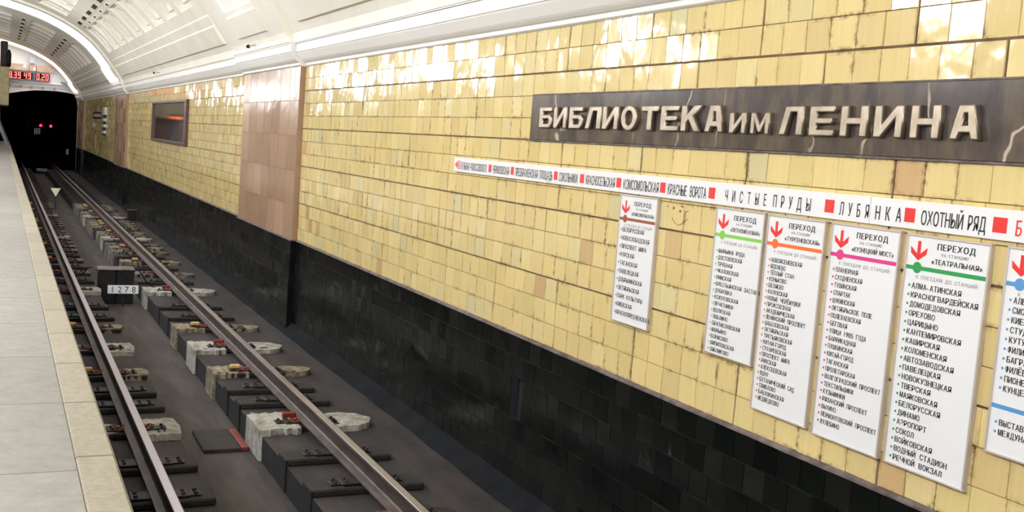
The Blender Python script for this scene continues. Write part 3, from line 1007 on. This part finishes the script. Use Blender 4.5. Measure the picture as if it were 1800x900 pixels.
# ------------------------------------------------------------------ line strip above the boards
def strip(yl, yr, words, squares, label, red_words=(), roundel=False):
    off = (1.9, (yl + yr) / 2, 2.31)
    root = thing('line_strip', label, 'sign', off)
    mb = MB(); mb.box(1.895, 1.918, yr, yl, 2.311, 2.443, 0, .002)
    mb.build('strip_panel', M['panel_white'], root, off)
    x = 1.8942
    mb = MB()
    for (s, a, b, gap) in words: write(mb, s, a, b, 2.337, .064, x, .03, gap)
    if words: mb.build('lettering', M['ink'], root, off)
    if red_words:
        mb = MB()
        for (s, a, b, gap) in red_words: write(mb, s, a, b, 2.337, .064, x, .03, gap)
        b = mb.build('red_lettering', M['ink_red'], root, off)
    for (a, b) in squares:
        mb = MB(); flat(mb, [(a, 2.342), (a, 2.408), (b, 2.408), (b, 2.342)], x)
        mb.build('red_square', M['ink_red'], root, off)
    if roundel:
        mb = MB(); disc(mb, 9.095, 2.376, .040, x, 28, .030)
        flat(mb, [(9.185, 2.376), (9.135, 2.410), (9.135, 2.342)], x)
        write(mb, '1', 9.105, 9.088, 2.355, .042, x - .0002, .03, .1)
        mb.build('line_roundel', M['ink_red'], root, off)


strip(9.205, 3.9085, [
    ('БУЛЬВАР', 9.045, 8.843, .1), ('РОКОССОВСКОГО', 8.815, 8.464, .1), ('ЧЕРКИЗОВСКАЯ', 8.336, 8.010, .1), ('ПРЕОБРАЖЕНСКАЯ', 7.889, 7.485, .1),
    ('ПЛОЩАДЬ', 7.450, 7.232, .1), ('СОКОЛЬНИКИ', 7.124, 6.839, .1), ('КРАСНОСЕЛЬСКАЯ', 6.712, 6.308, .1), ('КОМСОМОЛЬСКАЯ', 6.194, 5.764, .1),
    ('КРАСНЫЕ', 5.657, 5.451, .1), ('ВОРОТА', 5.415, 5.248, .1), ('ЧИСТЫЕ', 5.060, 4.689, 1.0), ('ПРУДЫ', 4.628, 4.328, .8), ('ЛУБЯ', 4.114, 3.913, .75)],
      [(8.425, 8.366), (7.976, 7.919), (7.209, 7.151), (6.80, 6.74), (6.288, 6.225), (5.746, 5.684), (5.223, 5.16), (4.222, 4.154)],
      'long white line map strip, the section above the left boards', roundel=True)
strip(3.9055, 2.0, [('НКА', 3.868, 3.703, .75), ('ОХОТНЫЙ', 3.582, 3.346, .12), ('РЯД', 3.318, 3.225, .14)],
      [(3.684, 3.62), (3.189, 3.117)], 'white line map strip, the section ending in red letters', [('БИБЛИОТЕКА', 3.072, 2.62, .3)])

# ------------------------------------------------------------------ station name plaque with raised letters
off = (1.9, 4.84, 2.64)
root = thing('station_name_sign', 'long dark marble plaque with raised metal letters', 'sign', off)
mb = MB(); mb.box(1.897, 1.930, 2.0, 7.68, 2.642, 2.990, 0, .002)
mb.build('marble_slab', M['marble_dark'], root, off)
mb = MB()
mb.box(1.903, 1.93, 2.0, 7.69, 2.628, 2.642, 0, .003); mb.box(1.903, 1.93, 2.0, 7.69, 2.990, 3.001, 0, .003)
mb.build('mortar_edge', M['ledge'], root, off)
ell = lambda cx, cy, rx, ry, n=24: [(cx + rx * math.cos(2 * math.pi * k / n), cy + ry * math.sin(2 * math.pi * k / n)) for k in range(n)]
LET = {
    'Б': [[(0, 0), (.80, 0), (1, .18), (1, .47), (.82, .63), (.28, .63), (.28, .80), (.95, .80), (.95, 1), (0, 1)], [(.28, .19), (.28, .44), (.68, .44), (.74, .38), (.74, .25), (.68, .19)]],
    'И': [[(0, 0), (.25, 0), (.74, .62), (.74, 0), (1, 0), (1, 1), (.75, 1), (.26, .38), (.26, 1), (0, 1)]],
    'Л': [[(0, 0), (.27, 0), (.47, .80), (.72, .80), (.72, 0), (1, 0), (1, 1), (.24, 1)]],
    'О': [ell(.5, .5, .5, .53), list(reversed(ell(.5, .5, .24, .31)))],
    'Т': [[(.36, 0), (.66, 0), (.66, .78), (1, .78), (1, 1), (0, 1), (0, .78), (.36, .78)]],
    'Е': [[(0, 0), (1, 0), (1, .2), (.30, .2), (.30, .41), (.90, .41), (.90, .60), (.30, .60), (.30, .80), (1, .80), (1, 1), (0, 1)]],
    'К': [[(0, 0), (.28, 0), (.28, .36), (.38, .46), (.68, 0), (1, 0), (.58, .62), (.97, 1), (.63, 1), (.28, .64), (.28, 1), (0, 1)]],
    'А': [[(0, 0), (.26, 0), (.33, .20), (.67, .20), (.74, 0), (1, 0), (.76, 1), (.24, 1)], [(.39, .40), (.45, .76), (.55, .76), (.61, .40)]],
    'М': [[(0, 0), (.22, 0), (.22, .58), (.42, .08), (.58, .08), (.78, .58), (.78, 0), (1, 0), (1, 1), (.76, 1), (.5, .40), (.24, 1), (0, 1)]],
    'Н': [[(0, 0), (.27, 0), (.27, .40), (.73, .40), (.73, 0), (1, 0), (1, 1), (.73, 1), (.73, .61), (.27, .61), (.27, 1), (0, 1)]],
}


def relief(ch, yl, yr, z0, h):
    cu = bpy.data.curves.new('letter', 'CURVE'); cu.dimensions = '2D'; cu.fill_mode = 'BOTH'
    wd = yl - yr
    for ring in LET[ch]:
        sp = cu.splines.new('POLY'); sp.points.add(len(ring) - 1)
        for p, (a, b) in zip(sp.points, ring): p.co = (a * wd, b * h, 0, 1)
        sp.use_cyclic_u = True
    cu.extrude = .012; cu.bevel_depth = .006; cu.bevel_resolution = 1; cu.offset = -.005
    ob = bpy.data.objects.new('tmp', cu); C.objects.link(ob); bpy.context.view_layer.update()
    ev = ob.evaluated_get(bpy.context.evaluated_depsgraph_get()); me = bpy.data.meshes.new_from_object(ev)
    bpy.data.objects.remove(ob); bpy.data.curves.remove(cu)
    me.materials.clear(); me.materials.append(M['bronze'])
    o = bpy.data.objects.new('letter', me); C.objects.link(o); o.parent = root
    # local x -> -y of the world, local y -> z, local z -> -x
    o.matrix_local = Matrix(((0, 0, -1, 1.884 - off[0]), (-1, 0, 0, yl - off[1]), (0, 1, 0, z0 - off[2]), (0, 0, 0, 1)))


for ch, a, b in [('Б', 7.475, 7.262), ('И', 7.235, 7.030), ('Б', 6.990, 6.783), ('Л', 6.745, 6.522), ('И', 6.502, 6.292), ('О', 6.255, 6.055), ('Т', 6.000, 5.802), ('Е', 5.768, 5.572),
                 ('К', 5.540, 5.334), ('А', 5.290, 5.108)]:
    relief(ch, a, b, 2.735, .158)
for ch, a, b in [('И', 5.050, 4.900), ('М', 4.855, 4.695)]: relief(ch, a, b, 2.731, .118)
for ch, a, b in [('Л', 4.610, 4.420), ('Е', 4.372, 4.190), ('Н', 4.143, 3.958), ('И', 3.913, 3.732), ('Н', 3.684, 3.512), ('А', 3.452, 3.292)]: relief(ch, a, b, 2.730, .152)

# child's drawing of a face scratched on a tile
mb = MB()
x = WX - .006
for (a, b, c, d) in ((5.612, 2.262, 5.598, 2.246), (5.540, 2.246, 5.526, 2.232), (5.521, 2.276, 5.508, 2.264)):
    mb.box(x, x + .004, c, a, d, b)
for P in ([(5.612, 2.192), (5.575, 2.160), (5.537, 2.150), (5.490, 2.168), (5.445, 2.198)], [(5.500, 2.245), (5.470, 2.240), (5.440, 2.248)], [(5.690, 2.258), (5.672, 2.262), (5.660, 2.254)]):
    mb.tube([(x, a, b) for a, b in P], .0016, 5)
tag(mb.build('face_doodle', M['ink_grey']), 'faint scratched smiling face between the two shorter transfer boards', 'graffiti')

# ------------------------------------------------------------------ display case, plate, stop marker further along the wall
root = thing('display_case', 'dark glazed display case framed on the tiled wall', 'display case', (1.9, 28, 2.14))
off = (1.9, 28, 2.14)
M['dark_glass'] = mat('dark_glass', srgb(62, 58, 60), .06, 0, .5)
M['bronze_frame'] = mat('bronze_frame', srgb(98, 76, 70), .35, .4)
mb = MB(); mb.box(1.888, 1.925, 25.15, 31.0, 2.16, 3.145); mb.build('glass_pane', M['dark_glass'], root, off)
mb = MB()
for (a, b, c, d) in ((25.05, 31.1, 2.11, 2.18), (25.05, 31.1, 3.11, 3.17), (25.05, 25.3, 2.18, 3.11), (30.9, 31.1, 2.18, 3.11)):
    mb.box(1.845, 1.925, a, b, c, d, 0, .006)
mb.build('frame', M['bronze_frame'], root, off)

root = thing('wall_plate', 'small brownish notice plate on tiles near the tunnel', 'sign', (1.9, 50, 2.62)); off = (1.9, 50, 2.62)
mb = MB(); mb.box(1.895, 1.921, 47.9, 52.5, 2.63, 2.92); mb.build('plate', M['marble_dark'], root, off)
mb = MB()
for k in range(9): mb.box(1.885, 1.896, 48.35 + k * .43, 48.6 + k * .43, 2.71, 2.84)
b = mb.build('raised_marks', M['bronze'], root, off)

root = thing('stop_marker', 'vertical black and white striped marker on the wall', 'marker', (1.88, 46.4, 2.02)); off = (1.88, 46.4, 2.02)
bands = [(3.10, 2.80, 1), (2.80, 2.66, 0), (2.66, 2.54, 1), (2.54, 2.42, 0), (2.42, 2.30, 1), (2.30, 2.17, 0), (2.17, 2.05, 1), (2.05, 1.98, 0)]
mw = MB(); mk = MB()
for a, b, wv in bands: (mw if wv else mk).box(1.86, 1.9165, 46.0, 46.95, b, a)
mw.build('white_bands', M['panel_white'], root, off); mk.build('black_bands', M['iron'], root, off)
mb = MB(); mb.tube([(1.921, 52.0, 2.31), (1.86, 52.0, 2.31)], .13, 14)
tag(mb.build('wall_bell', M['panel_frame']), 'small round grey bell below the brownish plate', 'bell')

# white cable conduit below bell
mb = MB(); mb.box(1.89, 1.921, 50.6, 50.9, 1.30, 1.95)
tag(mb.build('conduit', M['yellow_wood']), 'short pale conduit on the tiles below the bell', 'conduit')

# black foot box by the wall
root = thing('drain_box', 'small black box on the track bed beside the wall', 'box', (1.56, 32.5, -.262)); off = (1.56, 32.5, -.262)
mb = MB(); mb.box(1.47, 1.68, 32.3, 32.7, -.262, .02, 0, .01); mb.build('body', M['iron'], root, off)
mb = MB(); mb.box(1.45, 1.70, 32.28, 32.72, .02, .045, 0, .006); mb.build('lid', M['iron'], root, off)

# ------------------------------------------------------------------ junction box and number plates in the channel
M['box_black'] = noisy('box_black', srgb(22, 21, 22), srgb(13, 12, 13), 8, .5, .2)
root = thing('junction_box', 'black box standing in the track channel behind number 1278', 'junction box', (-.1, 18.9, -.5)); off = (-.1, 18.9, -.5)
mb = MB(); mb.box(-.38, -.12, 18.75, 19.10, -.5, .07, 0, .01); mb.box(-.10, .17, 18.75, 19.10, -.5, .07, 0, .01); mb.box(-.13, -.09, 18.79, 19.06, -.5, .05)
mb.build('body', M['box_black'], root, off)
mb = MB(); mb.box(-.395, .185, 18.72, 19.13, .07, .095, 0, .008); mb.build('lid', M['grey_block'], root, off)
mb = MB()
for (a, b) in ((-.24, -.22), (.02, .04)): mb.box(a, b + .03, 18.73, 18.755, -.08, .02)
mb.build('latch', M['iron'], root, off)
for i, (P, lab) in enumerate((([(-.37, 18.9, .0), (-.45, 19.1, .08), (-.50, 19.5, .02), (-.55, 19.9, -.15), (-.70, 20.05, -.24)], 'black cable from the box to the platform-side rail'),
                              ([(.16, 18.9, .0), (.24, 18.95, .08), (.31, 18.95, .0), (.40, 18.98, -.15), (.52, 19.0, -.24)], 'black cable from the box to the wall-side rail'))):
    mb = MB(); mb.tube(P, .012); tag(mb.build('cable', M['box_black']), lab, 'cable')


def number_plate(xc, y, z0, wdt, h, label, text, face):
    root = thing('number_plate', label, 'sign', (xc, y, -.5)); off = (xc, y, -.5)
    mb = MB(); mb.box(xc - wdt / 2, xc + wdt / 2, y, y + .008, z0, z0 + h, 0, .002); p = mb.build('plate', face, root, off)
    mb = MB(); mb.box(xc - .015, xc + .015, y + .008, y + .02, -.5, z0 + h * .8); mb.build('post', M['iron'], root, off)
    if text:
        mb = MB(); cw = wdt / (len(text) + .35)
        for i, ch in enumerate(text):
            vs, fs, gw = glyph(ch)
            u = min(cw * .52 / gw, h) ; xx = xc - wdt / 2 + cw * (i + .68) - gw * u / 2
            mb.add([(xx + v[0] * u, y - .001, z0 + h * .14 + v[1] * h * .72 / .7) for v in vs], fs)
        mb.build('digits', M['ink'], root, off)
    return root, off


number_plate(-.02, 18.50, -.285, .485, .140, 'white number plate reading 1278 in the track channel', '1278', M['panel_white'])
r_, off = number_plate(.10, 60.5, -.28, .50, .15, 'small grey number plate in the channel at the tunnel mouth', None, mat('dull_white', srgb(150, 150, 152), .6))
mb = MB()
for k in range(4): mb.box(-.09 + k * .11, -.04 + k * .11, 60.485, 60.5, -.25, -.16)
mb.build('dull_marks', M['ink_grey'], r_, off)

root = thing('triangle_marker', 'white downward triangle marker standing between the rails', 'marker', (-.31, 36, -.5)); off = (-.31, 36, -.5)
mb = MB(); mb.prism([(-.46, .355), (-.165, .36), (-.305, .09)], 1, 36.0, 36.012); t_ = mb.build('triangle_plate', M['yellow_wood'], root, off)
t_.data.materials[0] = mat('cream_paint', srgb(232, 226, 200), .5)
mb = MB(); mb.box(-.315, -.295, 36.012, 36.03, -.5, .22); mb.build('post', M['iron'], root, off)

# ------------------------------------------------------------------ clocks, frieze and beam on the end wall
SEG = {'0': 'abcdef', '1': 'bc', '2': 'abged', '3': 'abgcd', '4': 'fgbc', '5': 'afgcd', '8': 'abcdefg', '9': 'abcdfg'}
M['led'] = mat('led', srgb(255, 60, 50), .4, emis=(1.0, .10, .07, 1), estr=4)
M['led_board'] = mat('led_board', srgb(34, 4, 8), .6, 0, .1, emis=(.25, .0, .01, 1), estr=.05)
M['clock_frame'] = mat('clock_frame', srgb(120, 140, 150), .4, .3)


def seven(mb, ch, x, z_, w_, h_, y):
    t = h_ * .12; sl = .12 * w_
    P = {'a': (x, x + w_, z_ + h_ - t, z_ + h_), 'g': (x, x + w_, z_ + h_ / 2 - t / 2, z_ + h_ / 2 + t / 2), 'd': (x, x + w_, z_, z_ + t),
         'f': (x, x + t, z_ + h_ / 2, z_ + h_), 'b': (x + w_ - t, x + w_, z_ + h_ / 2, z_ + h_), 'e': (x, x + t, z_, z_ + h_ / 2), 'c': (x + w_ - t, x + w_, z_, z_ + h_ / 2)}
    for s in SEG[ch]:
        a, b, c, d = P[s]
        mb.box(a, b, y, y + .01, c, d)


def clock(x0, x1, z0, z1, items, label):
    y = 61.85
    root = thing('digital_clock', label, 'clock', ((x0 + x1) / 2, y, z0)); off = ((x0 + x1) / 2, y, z0)
    mb = MB(); mb.box(x0, x1, y, YE, z0, z1); mb.build('housing', M['box_black'], root, off)
    mb = MB(); mb.box(x0 + .03, x1 - .03, y - .006, y, z0 + .03, z1 - .03); mb.build('led_panel', M['led_board'], root, off)
    mb = MB()
    for (a, b, c, d) in ((x0, x1, z0, z0 + .035), (x0, x1, z1 - .035, z1), (x0, x0 + .03, z0 + .035, z1 - .035), (x1 - .03, x1, z0 + .035, z1 - .035)):
        mb.box(a, b, y - .03, y, c, d)
    mb.build('frame', M['clock_frame'], root, off)
    mb = MB()
    for ch, x in items:
        if ch == '.': mb.box(x, x + .045, y - .016, y - .006, z0 + .07, z0 + .115)
        else: seven(mb, ch, x, z0 + .07, .135, z1 - z0 - .14, y - .018)
    mb.build('digits', M['led'], root, off)


clock(-2.30, -.40, 4.38, 4.83, [('8', -1.555), ('.', -1.40), ('3', -1.33), ('9', -1.14), ('4', -.85), ('9', -.65)],
      'wide red digital clock above the tunnel mouth')
clock(-.34, .41, 4.38, 4.83, [('0', -.25), ('.', -.085), ('2', .0), ('0', .19)], 'narrow red interval clock right of the wide clock')

M['frieze'] = noisy('frieze', srgb(214, 190, 168), srgb(196, 158, 132), 3.5, .5, .1)
root = thing('frieze_panel', 'pinkish marble frieze band directly above the clocks', 'frieze', (-.7, 62.1, 4.87)); off = (-.7, 62.1, 4.87)
for (a, b) in ((-3.2, -1.80), (-1.78, -.62), (-.60, -.28), (-.26, .62)):
    mb = MB(); mb.box(a, b, 62.02, YE, 4.87, 5.21, 0, .01); mb.build('slab', M['frieze'], root, off)
for (a, b, c, d) in ((-.90, -.76, 5.02, 5.20), (-.42, -.30, 4.92, 5.08)):
    mb = MB(); mb.box(a, b, 62.0, 62.03, c, d); mb.build('white_square', M['panel_white'], root, off)

mb = MB(); mb.box(-3.4, 1.2, 61.95, YE, 4.28, 4.35, 0, .01)
tag(mb.build('wall_ledge', M['white_paint']), 'thin white ledge below the red clocks', 'ledge')
root = thing('cable_rail', 'white cable on small brackets over the tunnel mouth', 'cable', (0, 62.0, 4.02)); off = (0, 62.0, 4.02)
mb = MB(); mb.tube([(-1.9, 62.1, 4.06), (-.4, 62.1, 4.08), (.9, 62.1, 4.10), (1.35, 62.1, 4.08)], .018); mb.build('cable', M['panel_frame'], root, off)
for xx in (-1.5, -.97, -.44, .1, .66):
    mb = MB(); mb.box(xx - .03, xx + .03, 62.04, YE, 4.00, 4.12); mb.build('bracket', M['clock_frame'], root, off)
mb = MB(); mb.box(-.62, -.33, 61.9, YE, 5.28, 5.62, 0, .01)
tag(mb.build('switch_cabinet', mat('cabinet_grey', srgb(196, 196, 202), .5)), 'small grey wall cabinet above the pinkish frieze', 'cabinet')
root = thing('camera_cluster', 'dark camera on a short arm right of the clocks', 'camera', (1.3, 62.0, 4.1)); off = (1.3, 62.0, 4.1)
mb = MB(); mb.tube([(1.25, YE, 4.25), (1.25, 61.9, 4.22)], .03); mb.build('arm', M['clock_frame'], root, off)
mb = MB(); mb.tube([(.95, 61.85, 4.42), (1.22, 61.8, 4.36)], [.05, .06]); mb.build('body', M['clock_frame'], root, off)

# projecting tiled bulkhead at the platform end
root = thing('tiled_bulkhead', 'beige tiled bulkhead jutting out beside the tunnel mouth', 'bulkhead', (-2.6, 59, 2.92)); off = (-2.6, 59, 2.92)
M['bulk_tile'] = noisy('bulk_tile', srgb(206, 194, 146), srgb(182, 168, 122), 6, .4, .2)
mb = MB(); mb.box(-3.6, -1.57, 56.0, 61.7, 2.95, 4.75, 0, .02); mb.build('tiled_face', M['bulk_tile'], root, off)
mb = MB(); mb.box(-3.6, -1.59, 56.03, 61.7, 2.90, 2.95); mb.box(-3.5, -3.3, 61.6, YE, 3.0, 3.2); mb.build('soffit', M['iron'], root, off)

root = thing('signal_lamp', 'box with two orange lenses under the beige bulkhead edge', 'signal', (-2.3, 56, 2.95)); off = (-2.3, 56, 2.95)  # added out of view to put orange reflections in the display case
mb = MB(); mb.box(-2.62, -2.0, 55.86, 56.0, 2.88, 3.14, 0, .01); mb.build('housing', M['box_black'], root, off)
for (a, b) in ((-2.46, -2.34), (-2.12, -2.05)):  # glowing faces, added only for their reflection
    mb = MB(); mb.box(a, b, 55.84, 55.86, 2.92, 3.04, 0, .004); mb.build('lens', mat('orange_lens', srgb(255, 120, 40), .4, emis=(1, .20, .03, 1), estr=7), root, off)

# loudspeaker column hung above the bulkhead
root = thing('loudspeaker', 'dark column loudspeaker on top of the beige bulkhead', 'loudspeaker', (-1.8, 57.5, 4.75)); off = (-1.8, 57.5, 4.75)
mb = MB(); mb.box(-1.98, -1.66, 57.3, 57.6, 4.75, 6.02, 0, .03); mb.build('cabinet', mat('speaker_grey', srgb(58, 52, 60), .6), root, off)
mb = MB(); mb.lathe((-1.62, 57.35, 4.80), [(.0, .0), (.10, .02), (.12, .2), (.12, .62), (.07, .8), (.0, .84)], 14); mb.build('horn', M['box_black'], root, off)

# barrier at the platform end
root = thing('end_gate', 'grey sloping metal gate at the far platform end', 'gate', (-1.7, 54, 1.116)); off = (-1.7, 54, 1.116)
M['gate_metal'] = mat('gate_metal', srgb(112, 118, 126), .4, .5)
for (x0, z0, x1, z1, r) in ((-2.35, 3.2, -1.50, 1.14, .035), (-2.75, 3.2, -1.86, 1.14, .03)):
    mb = MB(); mb.tube([(x0, 54, z0), (x1, 54, z1)], r); mb.build('sloping_rail', M['gate_metal'], root, off)
mb = MB(); mb.prism([(-2.35, 3.2), (-1.52, 1.14), (-1.66, 1.14), (-2.5, 3.2)], 1, 54.03, 54.05); mb.build('kick_panel', M['gate_metal'], root, off)
mb = MB(); mb.box(-2.8, -2.7, 53.96, 54.04, 1.116, 3.25); mb.build('post', M['gate_metal'], root, off)
root = thing('service_door', 'pinkish service door behind the sloping gate', 'door', (-2.4, 61, 1.116)); off = (-2.4, 61, 1.116)
mb = MB(); mb.box(-3.3, -1.92, 60.9, 61.0, 1.116, 2.90, 0, .01); mb.build('leaf', noisy('pink_door', srgb(176, 128, 112), srgb(140, 100, 92), 3, .5, .1), root, off)
mb = MB(); mb.tube([(-2.05, 60.86, 2.0), (-2.05, 60.86, 2.15)], .015); mb.build('handle', M['iron'], root, off)

# ------------------------------------------------------------------ train that has left, signal post and louvre in the tunnel
off = (tx(230), 230, -.05)
root = thing('metro_train', 'departing train deep in the dark tunnel with two red lights', 'train', off)
xc = tx(230); M['train_blue'] = mat('train_blue', srgb(20, 26, 44), .6)
mb = MB(); mb.prism([(xc - 1.3, .4), (xc - 1.35, 2.6), (xc - 1.1, 3.4), (xc, 3.65), (xc + 1.1, 3.4), (xc + 1.35, 2.6), (xc + 1.3, .4)], 1, 230, 249)
mb.build('body', M['train_blue'], root, off)
for sx in (-1, 1):
    mb = MB(); mb.box(xc + sx * .8 - .34, xc + sx * .8 + .34, 229.96, 230, 1.9, 2.8, 0, .02); mb.build('cab_window', M['dark_glass'], root, off)
    mb = MB(); mb.tube([(xc + sx * .92 + .05, 230.0, .84), (xc + sx * .92 + .05, 229.9, .84)], .27, 14)
    mb.build('tail_light', mat('tail_red', srgb(255, 30, 60), .4, emis=(1.0, .02, .10, 1), estr=3.5), root, off)
for yy in (232.5, 246.5):
    mb = MB(); mb.box(xc - 1.0, xc + 1.0, yy - 1.5, yy + 1.5, .0, .5); mb.tube([(xc - .85, yy - .9, .38), (xc + .85, yy - .9, .38)], .38, 14)
    mb.tube([(xc - .85, yy + .9, .38), (xc + .85, yy + .9, .38)], .38, 14)
    mb.build('bogie', M['iron'], root, off)
root = thing('tunnel_signal', 'slim pale signal post inside the tunnel beside the rail', 'signal', (1.79, 70, -.26)); off = (1.79, 70, -.26)
mb = MB(); mb.tube([(1.79, 70, -.7), (1.79, 70, .7)], .035); mb.build('post', M['iron'], root, off)
mb = MB(); mb.box(1.72, 1.86, 69.92, 70.0, .38, .70); mb.build('plate', M['panel_white'], root, off)
root = thing('louvre_panel', 'small pale slatted panel hanging in the tunnel mouth', 'panel', (.10, 70, 1.45)); off = (.1, 70, 1.45)
for k in range(4):
    mb = MB(); mb.box(-.06 + k * .09, -.02 + k * .09, 70, 70.02, 1.46 + .01 * k, 1.84); mb.build('slat', M['panel_frame'], root, off)
mb = MB(); mb.tube([(.1, 70.04, 1.84), (.1, 70.04, 4.35)], .012); mb.box(-.08, .28, 70.02, 70.05, 1.80, 1.85); mb.build('hanger', M['iron'], root, off)

# ------------------------------------------------------------------ opal globes over the middle of the platform
M['opal'] = mat('opal', (1, 1, 1, 1), .3, emis=(.95, .97, 1.0, 1), estr=LAMP_POWER)
M['opal_dim'] = mat('opal_dim', (1, 1, 1, 1), .3, emis=(.95, .97, 1.0, 1), estr=LAMP_POWER * .2)
for i, y in enumerate(LAMP_Y + [43.5, 53.0]):
    zl = 4.6 if y < 40 else 4.25
    root = thing('pendant_lamp', 'white opal globe lamp hanging over the platform', 'lamp', (CX, y, zl), 'opal globes over the platform')
    if i == 0:
        mb = MB(); n = 10
        mb.lathe((0, 0, 0), [(.26 * math.sin(math.pi * k / n), -.26 * math.cos(math.pi * k / n)) for k in range(n + 1)], 18)
        g = mb.build('globe', M['opal'], root).data
        mb = MB(); mb.tube([(0, 0, .25), (0, 0, 1.82)], .015); mb.lathe((0, 0, .24), [(.09, 0), (.07, .05), (.0, .07)], 12); mb.lathe((0, 0, 1.74), [(.0, 0), (.09, .02), (.11, .07)], 12)
        h = mb.build('stem', M['bronze_frame'], root).data
    else:
        for nm, me in (('globe', g), ('stem', h)):
            c_ = bpy.data.objects.new(nm, me); C.objects.link(c_); c_.parent = root
            if nm == 'globe' and y > 40:
                c_.data = me.copy(); c_.data.materials[0] = M['opal_dim']
